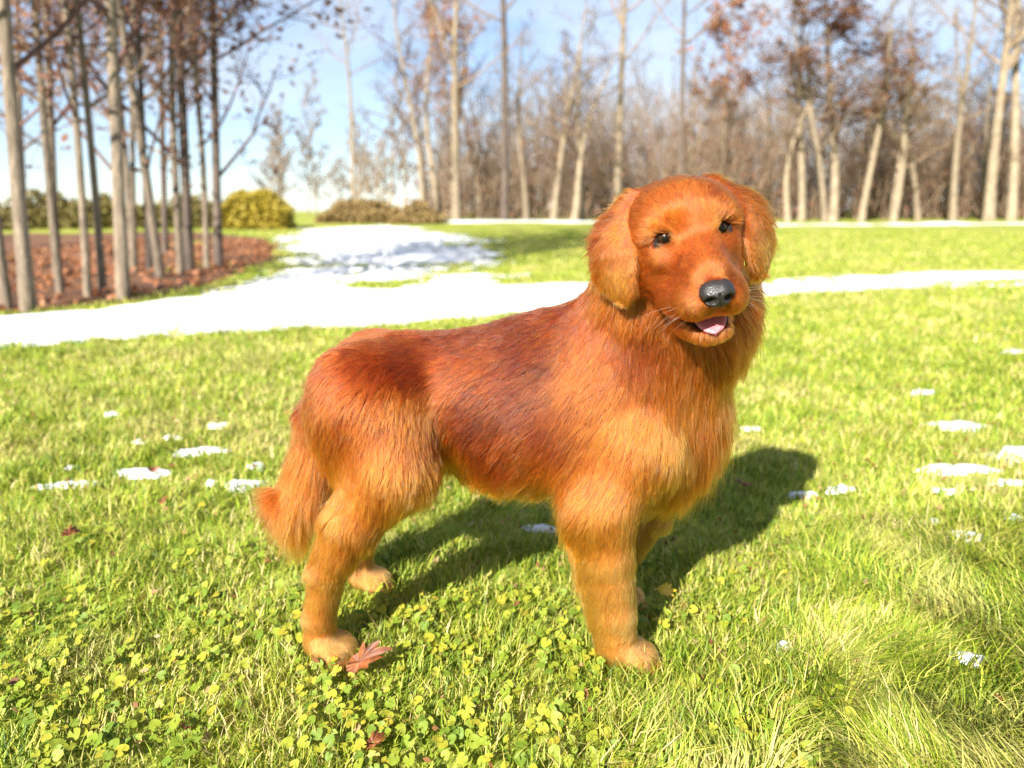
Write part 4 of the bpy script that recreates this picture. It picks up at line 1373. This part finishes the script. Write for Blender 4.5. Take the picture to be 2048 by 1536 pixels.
# guides on the body: (x, w, z), direction, length, lift, colour.  w > 0 near side, mirrored to the far side
G = [
    ((0.12, 0.03, 0.60), (-0.9, 0.15, -0.25), 0.034, 0.14, C_DARK),
    ((0.02, 0.03, 0.585), (-1, 0.1, -0.15), 0.028, 0.10, C_DARK),
    ((-0.09, 0.03, 0.56), (-1, 0.1, -0.15), 0.026, 0.10, C_DARK),
    ((-0.20, 0.03, 0.545), (-0.95, 0.15, -0.35), 0.028, 0.12, C_RED),
    ((-0.29, 0.03, 0.51), (-0.6, 0.15, -0.8), 0.045, 0.22, C_RED),
    ((-0.24, 0.10, 0.50), (-0.55, 0.0, -0.85), 0.028, 0.14, C_RED),
    ((-0.12, 0.09, 0.53), (-0.85, 0.1, -0.45), 0.027, 0.10, C_RED),
    ((0.04, 0.09, 0.55), (-0.85, 0.1, -0.45), 0.028, 0.10, C_DARK),
    ((0.02, 0.12, 0.48), (-0.80, 0, -0.60), 0.030, 0.10, C_DARK),
    ((-0.06, 0.10, 0.44), (-0.75, 0, -0.68), 0.033, 0.12, C_DARK),
    ((0.06, 0.12, 0.42), (-0.70, 0, -0.72), 0.034, 0.12, C_RED),
    ((-0.02, 0.10, 0.37), (-0.55, 0, -0.85), 0.050, 0.24, C_RED),
    ((0.06, 0.10, 0.34), (-0.55, 0, -0.85), 0.048, 0.24, C_ORG),
    ((0.00, 0.02, 0.32), (-0.5, 0, -0.9), 0.055, 0.40, C_GOLD),
    ((0.09, 0.02, 0.30), (-0.45, 0, -0.9), 0.050, 0.40, C_GOLD),
    ((-0.13, 0.08, 0.42), (-0.35, 0, -0.95), 0.050, 0.24, C_ORG),
    ((-0.10, 0.03, 0.35), (-0.15, 0, -1), 0.045, 0.36, C_GOLD),
    ((-0.20, 0.02, 0.36), (-0.1, 0, -1), 0.040, 0.40, C_ORG),
    # shoulder and upper arm
    ((0.13, 0.11, 0.53), (-0.55, 0.1, -0.85), 0.032, 0.11, C_ORG),
    ((0.12, 0.12, 0.45), (-0.5, 0, -0.87), 0.030, 0.10, C_ORG),
    ((0.18, 0.13, 0.45), (-0.35, 0, -0.94), 0.028, 0.10, C_GOLD),
    ((0.16, 0.13, 0.37), (-0.35, 0, -0.94), 0.028, 0.11, C_GOLD),
    ((0.12, 0.12, 0.32), (-0.6, 0.05, -0.8), 0.045, 0.25, C_ORG),
    ((0.21, 0.12, 0.37), (-0.15, 0, -1), 0.034, 0.18, C_GOLD),
    # chest and ruff
    ((0.34, 0.00, 0.46), (0.15, 0, -1), 0.075, 0.22, C_ORG),
    ((0.33, 0.05, 0.39), (0.10, 0.05, -1), 0.098, 0.22, C_ORG),
    ((0.30, 0.08, 0.45), (0.05, 0.05, -1), 0.065, 0.20, C_ORG),
    ((0.29, 0.03, 0.33), (0.12, 0, -1), 0.100, 0.25, C_GOLD),
    ((0.25, 0.09, 0.36), (-0.02, 0, -1), 0.048, 0.20, C_GOLD),
    ((0.24, 0.12, 0.44), (-0.05, 0, -1), 0.048, 0.17, C_GOLD),
    ((0.25, 0.12, 0.52), (0.05, 0.05, -1), 0.060, 0.22, C_ORG),
    ((0.30, 0.08, 0.56), (0.20, 0.05, -0.95), 0.070, 0.25, C_ORG),
    ((0.33, 0.00, 0.56), (0.25, 0, -0.95), 0.078, 0.28, C_ORG),
    ((0.20, 0.12, 0.58), (-0.10, 0.10, -1), 0.055, 0.22, C_RED),
    ((0.15, 0.09, 0.62), (-0.45, 0.15, -0.85), 0.048, 0.20, C_RED),
    ((0.13, 0.02, 0.65), (-0.85, 0.1, -0.4), 0.048, 0.30, C_RED),
    ((0.35, -0.04, 0.62), (0.45, -0.1, -0.85), 0.085, 0.40, C_ORG),
    # thigh and hind leg
    ((-0.17, 0.12, 0.43), (-0.35, 0, -0.93), 0.032, 0.13, C_ORG),
    ((-0.14, 0.12, 0.36), (-0.05, 0, -1), 0.045, 0.25, C_GOLD),
    ((-0.24, 0.13, 0.42), (-0.35, 0, -0.93), 0.030, 0.13, C_ORG),
    ((-0.24, 0.13, 0.35), (-0.2, 0, -0.98), 0.034, 0.14, C_GOLD),
    ((-0.32, 0.09, 0.41), (-0.45, 0.1, -0.9), 0.050, 0.28, C_ORG),
    ((-0.31, 0.11, 0.33), (-0.35, 0.05, -0.93), 0.048, 0.28, C_GOLD),
    ((-0.18, 0.13, 0.30), (-0.25, 0, -0.97), 0.032, 0.22, C_GOLD),
    # tail
    ((-0.327, 0.0, 0.455), (-0.55, 0.05, -0.85), 0.055, 0.25, C_RED),
    ((-0.372, 0.0, 0.36), (-0.40, 0.10, -0.9), 0.065, 0.35, C_ORG),
    ((-0.340, 0.03, 0.33), (0.05, 0.15, -1), 0.085, 0.30, C_ORG),
    ((-0.395, 0.01, 0.29), (-0.55, 0.1, -0.8), 0.060, 0.35, C_ORG),
    ((-0.375, 0.04, 0.25), (0.05, 0.1, -1), 0.090, 0.30, C_GOLD),
    ((-0.428, 0.03, 0.26), (-0.45, 0.05, -0.8), 0.045, 0.40, C_RED),
]
# guides down the legs, ring by ring, so that the coat shortens evenly towards the paws
for z_ in np.arange(0.05, 0.30, 0.022):
    cx = float(np.interp(z_, [0.045, 0.105, 0.21, 0.30], [0.178, 0.172, 0.158, 0.150]))
    rr_ = float(np.interp(z_, [0.045, 0.105, 0.21, 0.30], [0.034, 0.036, 0.043, 0.054]))
    Ls = float(np.interp(z_, [0.05, 0.12, 0.20, 0.30], [0.010, 0.014, 0.018, 0.026]))
    Lb = float(np.interp(z_, [0.05, 0.10, 0.15, 0.22, 0.30], [0.013, 0.028, 0.046, 0.055, 0.050]))
    cc_ = C_PALE + (C_GOLD - C_PALE) * float(sstep(0.17, 0.30, z_))
    G.append(((cx + rr_, 0.098, z_), (0.0, 0, -1), Ls, 0.13, cc_))
    G.append(((cx, 0.098 + rr_, z_), (-0.2, 0, -0.98), Ls, 0.14, cc_))
    G.append(((cx, 0.098 - rr_, z_), (-0.2, 0, -0.98), Ls, 0.14, cc_))
    G.append(((cx - rr_, 0.098, z_), (-0.8, 0.03, -0.6), Lb, 0.42, cc_))
G.append(((0.225, 0.098, 0.03), (0.85, 0, -0.5), 0.008, 0.12, C_PALE))
for z_ in np.arange(0.05, 0.28, 0.022):
    cx = float(np.interp(z_, [0.042, 0.085, 0.172, 0.262], [-0.332, -0.332, -0.312, -0.262]))
    rr_ = float(np.interp(z_, [0.042, 0.085, 0.172, 0.262], [0.0275, 0.0255, 0.0295, 0.048]))
    Ls = float(np.interp(z_, [0.05, 0.12, 0.20, 0.28], [0.010, 0.013, 0.022, 0.032]))
    dx_ = -0.38 * float(sstep(0.12, 0.22, z_))
    cc_ = C_PALE + (C_GOLD - C_PALE) * float(sstep(0.12, 0.26, z_))
    for (ox_, ow_, lm_, up_) in ((rr_, 0, 1.0, 0.14), (0, rr_, 1.0, 0.14), (0, -rr_, 1.0, 0.14), (-rr_, 0, 1.25, 0.22)):
        G.append(((cx + ox_, 0.124 + ow_, z_), (dx_, 0, -0.93), Ls * lm_, up_, cc_))
G.append(((-0.29, 0.125, 0.03), (0.85, 0, -0.5), 0.008, 0.12, C_PALE))
# guides on the head: head-local
GH = [
    ((0.0, 0.125, -0.012), (0, -1, 0.1), 0.0068, 0.22, C_FACE),
    ((0.0, 0.085, 0.004), (0.0, -1, 0.25), 0.0081, 0.18, C_FACE),
    ((0.026, 0.105, -0.035), (0.35, -0.85, -0.35), 0.0095, 0.25, C_FACE),
    ((0.030, 0.115, -0.058), (0.45, -0.55, -0.75), 0.0095, 0.35, C_ORG),
    ((0.012, 0.140, -0.066), (0.30, 0.2, -0.9), 0.0068, 0.45, C_ORG),
    ((0.038, 0.070, -0.045), (0.35, -0.85, -0.40), 0.0135, 0.22, C_FACE),
    ((0.040, 0.062, -0.012), (0.45, -0.8, -0.35), 0.0108, 0.18, C_FACE),
    ((0.012, 0.055, 0.022), (0.2, -0.7, 0.7), 0.0108, 0.2, C_FACE),
    ((0.030, 0.058, 0.028), (0.55, -0.55, 0.6), 0.0135, 0.35, C_FACE),
    ((0.055, 0.035, 0.016), (0.6, -0.75, 0.0), 0.0135, 0.18, C_FACE),
    ((0.00, 0.040, 0.052), (0.0, -0.85, 0.5), 0.0149, 0.18, C_FACE),
    ((0.035, 0.015, 0.058), (0.4, -0.9, 0.2), 0.0175, 0.18, C_FACE),
    ((0.00, -0.02, 0.072), (0.0, -1, 0.0), 0.0216, 0.16, C_FACE),
    ((0.04, -0.05, 0.055), (0.4, -0.9, -0.3), 0.0220, 0.2, C_FACE),
    ((0.0, -0.08, 0.03), (0.0, -0.7, -0.7), 0.0350, 0.22, C_RED),
    ((0.068, 0.010, -0.030), (0.35, -0.75, -0.55), 0.0180, 0.22, C_FACE),
    ((0.055, 0.040, -0.055), (0.35, -0.75, -0.55), 0.0216, 0.24, C_FACE),
    ((0.045, 0.025, -0.095), (0.3, -0.5, -0.8), 0.0350, 0.30, C_FACE),
    ((0.022, 0.080, -0.108), (0.25, -0.5, -0.8), 0.0162, 0.32, C_FACE),
    ((0.000, 0.115, -0.105), (0.0, 0.0, -1.0), 0.0108, 0.40, C_ORG),
    ((0.000, 0.06, -0.118), (0.0, -0.4, -0.9), 0.0220, 0.35, C_FACE),
    ((0.000, 0.00, -0.115), (0.0, 0.1, -1.0), 0.0600, 0.35, C_FACE),
    ((0.070, -0.03, -0.085), (0.35, 0.0, -0.95), 0.0600, 0.30, C_FACE),
    # ears
    ((0.062, 0.000, 0.055), (0.55, -0.45, -0.35), 0.0140, 0.12, C_ORG),
    ((0.080, 0.022, 0.042), (0.45, 0.1, -0.9), 0.0130, 0.08, C_ORG),
    ((0.098, -0.022, 0.012), (0.75, -0.50, -0.6), 0.0400, 0.35, C_RED),
    ((0.089, 0.026, 0.006), (0.15, 0.15, -0.97), 0.0120, 0.07, C_ORG),
    ((0.102, -0.014, -0.026), (0.55, -0.45, -0.8), 0.0380, 0.32, C_ORG),
    ((0.092, 0.024, -0.030), (0.05, 0.15, -1.0), 0.0130, 0.07, C_GOLD),
    ((0.092, 0.016, -0.058), (0.0, 0.0, -1.0), 0.0150, 0.12, C_GOLD),
]
gp, gd, gl, gu, gc = [], [], [], [], []
for (p, d, L_, up, c_) in G:
    for s_ in ((1, -1) if abs(p[1]) > 0.001 else (1,)):
        if p == (0.35, -0.04, 0.62) and s_ == -1: continue
        gp.append(W(p[0], p[1] * s_, p[2])); gd.append((d[0], -d[1] * s_, d[2]))
        gl.append(L_); gu.append(up); gc.append(c_)
for (p, d, L_, up, c_) in GH:
    for s_ in ((1, -1) if abs(p[0]) > 0.001 else (1,)):
        gp.append(hw((p[0] * s_, p[1], p[2]))); gd.append(H_M @ np.array([d[0] * s_, d[1], d[2]]))
        gl.append(L_); gu.append(up); gc.append(c_)
gs = np.array([0.0011] * (len(gp) - 2 * len(GH) + sum(1 for g_ in GH if abs(g_[0][0]) < 0.001)) + [0.0002] * (2 * len(GH) - sum(1 for g_ in GH if abs(g_[0][0]) < 0.001)))
gp = np.array(gp); gd = unit(np.array(gd)); gl = np.array(gl); gu = np.array(gu); gc = np.array(gc)


GC = gp.mean(0)
GP32 = (gp - GC).astype(np.float32); GP2 = (GP32 ** 2).sum(1); GS32 = (gs * 1.1).astype(np.float32)


def guide(p):
    D, L_, U, C_ = [], [], [], []
    for i in range(0, len(p), 20000):
        q = p[i:i + 20000]
        q = (q - GC).astype(np.float32)
        d2 = (q * q).sum(1)[:, None] + GP2[None] - 2.0 * (q @ GP32.T)
        d2 = np.maximum(d2, 0)
        w = d2 + GS32[None]
        w = 1.0 / (w * w * np.sqrt(w))
        w /= w.sum(1, keepdims=True)
        w2 = w
        D.append(w @ gd); L_.append(w @ gl); U.append(w @ gu); C_.append(w2 @ gc)
    return np.concatenate(D), np.concatenate(L_), np.concatenate(U), np.concatenate(C_)


# the skin takes the coat's colour, darkened to paint shade into the gaps between tufts
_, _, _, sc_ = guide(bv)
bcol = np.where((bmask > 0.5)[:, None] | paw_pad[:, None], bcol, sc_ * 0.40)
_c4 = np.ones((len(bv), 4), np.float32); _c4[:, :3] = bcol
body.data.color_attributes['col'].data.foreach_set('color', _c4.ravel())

# triangles of the skin
tri = np.concatenate([bq[:, [0, 1, 2]], bq[:, [0, 2, 3]]])
ta, tb, tcn = bv[tri[:, 0]], bv[tri[:, 1]], bv[tri[:, 2]]
fn = np.cross(tb - ta, tcn - ta)
area = np.linalg.norm(fn, axis=1) * 0.5
vnorm = np.zeros_like(bv)
for k_ in range(3): np.add.at(vnorm, tri[:, k_], fn)
vnorm = unit(vnorm)
cen = (ta + tb + tcn) / 3
hc = hl(cen)
in_head = (hc[:, 1] > -0.10) & (np.abs(hc[:, 0]) < 0.13) & (hc[:, 2] > -0.125) & (hc[:, 2] < 0.10) & (hc[:, 1] < 0.2)
bare = np.maximum.reduce([bmask[tri[:, 0]], bmask[tri[:, 1]], bmask[tri[:, 2]]]) > 0.5
bare |= cen[:, 2] < 0.006
_, flen, _, _ = guide(cen)
dens = np.where(in_head, 1.0, 1.0) * np.clip(0.030 / np.maximum(flen, 0.004), 0.8, 5.5)
dens[bare] = 0


def sdf_at(p):
    q = (p - LO) / VOX
    q = np.clip(q, 0, np.array(NG) - 1.001)
    i = q.astype(np.int32); f = (q - i).astype(np.float32)
    i1 = np.minimum(i + 1, np.array(NG) - 1)
    v = 0
    for a in (0, 1):
        wx = f[:, 0] if a else 1 - f[:, 0]; ix = i1[:, 0] if a else i[:, 0]
        for b2 in (0, 1):
            wy = f[:, 1] if b2 else 1 - f[:, 1]; iy = i1[:, 1] if b2 else i[:, 1]
            for c2 in (0, 1):
                wz = f[:, 2] if c2 else 1 - f[:, 2]; iz = i1[:, 2] if c2 else i[:, 2]
                v = v + wx * wy * wz * VOL[ix, iy, iz]
    return v


def push_out(P_, k_, clear):
    p = P_[:, k_]
    d = sdf_at(p)
    m = np.nonzero(d < clear)[0]
    if not len(m): return
    q = p[m]
    e = 0.004
    g = np.stack([sdf_at(q + np.array(v_)) - sdf_at(q - np.array(v_)) for v_ in ((e, 0, 0), (0, e, 0), (0, 0, e))], 1)
    g = unit(g)
    # the rest of the hair moves along, so it bends instead of kinking
    P_[m, k_:] += (g * np.minimum(clear[m] - d[m], 0.02)[:, None])[:, None, :]


def strands(count, seed, len_mul=1.0, only=None, npt=7, clump_sp=0.008, clump_amt=0.55, stray=0.04, lock=0.0):
    r = np.random.default_rng(seed)
    pr = area * dens
    if only is not None: pr = pr * only
    pr = pr / pr.sum()
    f = r.choice(len(tri), size=count, p=pr)
    u = r.random(count); v = r.random(count)
    fl = u + v > 1
    u[fl] = 1 - u[fl]; v[fl] = 1 - v[fl]
    t3 = tri[f]
    root = bv[t3[:, 0]] * (1 - u - v)[:, None] + bv[t3[:, 1]] * u[:, None] + bv[t3[:, 2]] * v[:, None]
    nor = unit(vnorm[t3[:, 0]] * (1 - u - v)[:, None] + vnorm[t3[:, 1]] * u[:, None] + vnorm[t3[:, 2]] * v[:, None])
    D, L_, U, C_ = guide(root)
    # wandering direction: smooth noise swings the comb direction left and right
    swing = 0.15 * vnoise(root, 26, 3) + 0.12 * vnoise(root, 62, 5) + 0.07 * r.standard_normal(count)
    D = D - nor * (D * nor).sum(1, keepdims=True)
    D = unit(D)
    Bn = np.cross(nor, D)
    D = unit(D * np.cos(swing)[:, None] + Bn * np.sin(swing)[:, None])
    L_ = L_ * len_mul * (0.72 + 0.42 * r.random(count)) * (1 + 0.18 * vnoise(root, 40, 9))
    up = np.clip(U * (1 + 0.35 * vnoise(root, 45, 11)) + 0.05 * r.standard_normal(count), 0.05, 1.1)
    wild = r.random(count) < stray
    up = np.where(wild, up + 0.35 * r.random(count), up)
    d0 = unit(D * np.cos(up)[:, None] + nor * np.sin(up)[:, None])
    long_ = sstep(0.022, 0.06, L_)
    d1 = unit(D * 1.0 + nor * (0.10 * (1 - long_))[:, None] + np.array([0, 0, -1.0])[None] * (0.15 + 0.55 * long_)[:, None])
    nd = (d1 * nor).sum(1)
    d1 = unit(d1 + nor * np.maximum(0.07 - nd, 0)[:, None])
    P_ = np.zeros((count, npt, 3))
    P_[:, 0] = root - nor * 0.0008
    seg = L_ / (npt - 1)
    cur = P_[:, 0].copy()
    for k_ in range(1, npt):
        t_ = (k_ - 0.5) / (npt - 1)
        mixv = unit(d0 * (1 - t_) + d1 * t_)
        cur = cur + mixv * seg[:, None]
        P_[:, k_] = cur
    # waves on the long hair
    T = np.linspace(0, 1, npt)[None, :]
    ph = 6.0 * vnoise(root, 38, 21)
    amp = (0.0036 * long_ + 0.0004)[:, None] * T
    P_ += Bn[:, None, :] * (amp * np.sin(ph[:, None] + T * 5.5))[:, :, None]
    # clumps: hairs draw together into tufts, and the tufts of long hair into locks
    def gather(P_, sp, amt, l0, l1, sd):
        r2 = np.random.default_rng(seed * 7 + sd)
        A_ = area if only is None else area * (only > 0)
        nc = max(50, int(A_[dens > 0].sum() / (sp ** 2)))
        ci = r2.choice(count, size=min(nc, count // 3), replace=False)
        kd = kdtree.KDTree(len(ci))
        for j, i in enumerate(ci): kd.insert(root[i], j)
        kd.balance()
        near = np.fromiter((kd.find(p)[1] for p in root), dtype=np.int64, count=count)
        cid = ci[near]
        dist = np.linalg.norm(root - root[cid], axis=1)
        same = (nor * nor[cid]).sum(1) > 0.5
        ca = amt * (0.45 + 0.75 * r2.random(count)) * np.exp(-(dist / (sp * 1.6)) ** 2) * same * (0.25 + 0.75 * sstep(l0, l1, L_)) * (~wild)
        ca = np.clip(ca, 0, 0.95)
        return P_ + (P_[cid] - P_) * (ca[:, None] * T ** 1.2)[:, :, None], cid

    P_, c_id = gather(P_, clump_sp, clump_amt, 0.008, 0.03, 1)
    if lock:
        P_, l_id = gather(P_, 0.020, lock, 0.028, 0.06, 2)
        lockv = vnoise(root[l_id], 400, 37)
    else:
        lockv = 0.0
    # hair lies on the skin: whatever dips under it is pushed back out
    for k_ in range(1, npt):
        t_ = k_ / (npt - 1)
        push_out(P_, k_, 0.0006 + t_ * np.minimum(0.07 * L_, 0.0035))
    # colour: per lock and per hair
    hue = 1 + 0.42 * vnoise(root[c_id], 400, 31) + 0.14 * vnoise(root, 18, 33) + 0.22 * lockv + 0.22 * r.standard_normal(count)
    C_ = C_ * hue[:, None]
    lighter = np.clip(0.12 * r.standard_normal(count), 0, 0.4)[:, None]
    C_ = C_ * (1 - lighter) + C_PALE[None] * lighter
    C_ = np.clip(C_, 0.003, 0.92)
    return P_, C_, L_


def curves_obj(name, P_, C_, r0, r1, mat, parent, origin):
    cnt, npt, _ = P_.shape
    cu = bpy.data.hair_curves.new(name)
    cu.add_curves([npt] * cnt)
    cu.position_data.foreach_set('vector', np.ascontiguousarray((P_ - origin).reshape(-1), dtype=np.float32))
    T = np.linspace(0, 1, npt)
    prof = np.where(T < 0.5, 1.0, 1 - (T - 0.5) / 0.5)
    if np.ndim(r0) == 0: r0 = np.full(cnt, r0)
    rr = r1 + (np.asarray(r0)[:, None] - r1) * prof[None]
    ra = cu.attributes.get('radius') or cu.attributes.new('radius', 'FLOAT', 'POINT')
    ra.data.foreach_set('value', rr.astype(np.float32).ravel())
    ca = cu.attributes.new('hair_col', 'FLOAT_COLOR', 'CURVE')
    c4 = np.ones((cnt, 4), np.float32); c4[:, :3] = C_
    ca.data.foreach_set('color', c4.ravel())
    cu.materials.append(mat)
    o = bpy.data.objects.new(name, cu)
    COL.objects.link(o)
    o.parent = parent
    return o


m_fur = bpy.data.materials.new('dog_fur')
m_fur.use_nodes = True
nt = m_fur.node_tree
nt.nodes.clear()
out = nt.nodes.new('ShaderNodeOutputMaterial')
hb = nt.nodes.new('ShaderNodeBsdfHairPrincipled')
hb.model = 'CHIANG'
hb.parametrization = 'COLOR'
hb.inputs['Roughness'].default_value = 0.33
hb.inputs['IOR'].default_value = 1.36
hb.inputs['Radial Roughness'].default_value = 0.42
hb.inputs['Coat'].default_value = 0.0
hb.inputs['Random Roughness'].default_value = 0.3
at = nt.nodes.new('ShaderNodeAttribute'); at.attribute_name = 'hair_col'
nt.links.new(at.outputs['Color'], hb.inputs['Color'])
nt.links.new(hb.outputs['BSDF'], out.inputs['Surface'])

ORG = np.array([0.0, yc(0.0), 0.0])
N_UNDER, N_TOP = 130000, 300000
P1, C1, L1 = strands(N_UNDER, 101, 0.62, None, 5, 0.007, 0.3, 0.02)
under = curves_obj('undercoat', P1, C1 * 0.55, 0.00050, 0.00012, m_fur, dog, ORG)  # hair colour darkened: painted shade deep between the tufts of the topcoat
P2, C2, L2 = strands(N_TOP, 202, 1.0, None, 7, 0.0075, 0.75, 0.05, 0.6)
coat = curves_obj('coat', P2, C2, 0.00042, 0.00008, m_fur, dog, ORG)
P3, C3, L3 = strands(90000, 303, 1.35, in_head & (hc[:, 2] > -0.11) & (hc[:, 1] > 0.0), 5, 0.0045, 0.7, 0.05)
face = curves_obj('face_fur', P3, C3, 0.00046, 0.00012, m_fur, dog, ORG)
P4, C4, L4 = strands(60000, 404, 1.45, sstep(0.29, 0.15, cen[:, 2]), 5, 0.006, 0.7, 0.06)
legs = curves_obj('leg_fur', P4, C4, 0.00044, 0.00010, m_fur, dog, ORG)
hb_ = hl(cen)
rf = np.random.default_rng(8).random(len(cen))
feather = (
    (1.6 * sstep(0.152, 0.118, cen[:, 0]) * (cen[:, 0] > 0.03) * sstep(0.07, 0.13, cen[:, 2]) * sstep(0.32, 0.26, cen[:, 2]) > rf) |          # back of the forelegs
    ((sstep(0.38, 0.33, cen[:, 2]) * sstep(0.25, 0.28, cen[:, 2]) > rf) & (cen[:, 0] > -0.20) & (cen[:, 0] < 0.12)) |          # belly
    ((cen[:, 0] > 0.23) & (cen[:, 2] > 0.30) & (cen[:, 2] < 0.62) & ~in_head) |                      # chest and ruff
    ((sstep(-0.26, -0.30, cen[:, 0]) * sstep(0.19, 0.25, cen[:, 2]) * sstep(0.46, 0.40, cen[:, 2]) > rf)) |                                # breeches and tail
    ((np.abs(hb_[:, 0]) > 0.075) & (hb_[:, 1] < 0.012) & (hb_[:, 1] > -0.05) & (np.abs(hb_[:, 2]) < 0.08))  # back edge of the ears
)
P5, C5, L5 = strands(46000, 505, 1.28, feather * 1.0, 9, 0.009, 0.75, 0.16, 0.8)
feath = curves_obj('feathering', P5, np.clip(C5 * 1.12, 0, 0.9), 0.00028, 0.00004, m_fur, dog, ORG)
del P5, C5
del P1, C1, P2, C2, P3, C3, P4, C4

# whiskers
wr = np.random.default_rng(5)
wp = []
for s_ in (1, -1):
    for i in range(9):
        y_ = 0.095 + 0.035 * wr.random(); z_ = -0.046 - 0.022 * wr.random()
        base = np.array([s_ * (0.034 - 0.25 * (y_ - 0.095)), y_, z_])
        d_ = unit(np.array([s_ * 1.0, 0.1 - 0.5 * wr.random(), 0.15 - 0.6 * wr.random()]))
        L_ = 0.028 + 0.03 * wr.random()
        pts = []
        for k_ in range(8):
            t_ = k_ / 7
            pts.append(hw(base + d_ * L_ * t_ + np.array([0, -0.006, -0.016]) * t_ * t_))
        wp.append(pts)
wp = np.array(wp)
curves_obj('whiskers', wp, np.tile(np.array([0.8, 0.6, 0.35]), (len(wp), 1)), 0.00022, 0.00006, m_fur, dog, ORG)
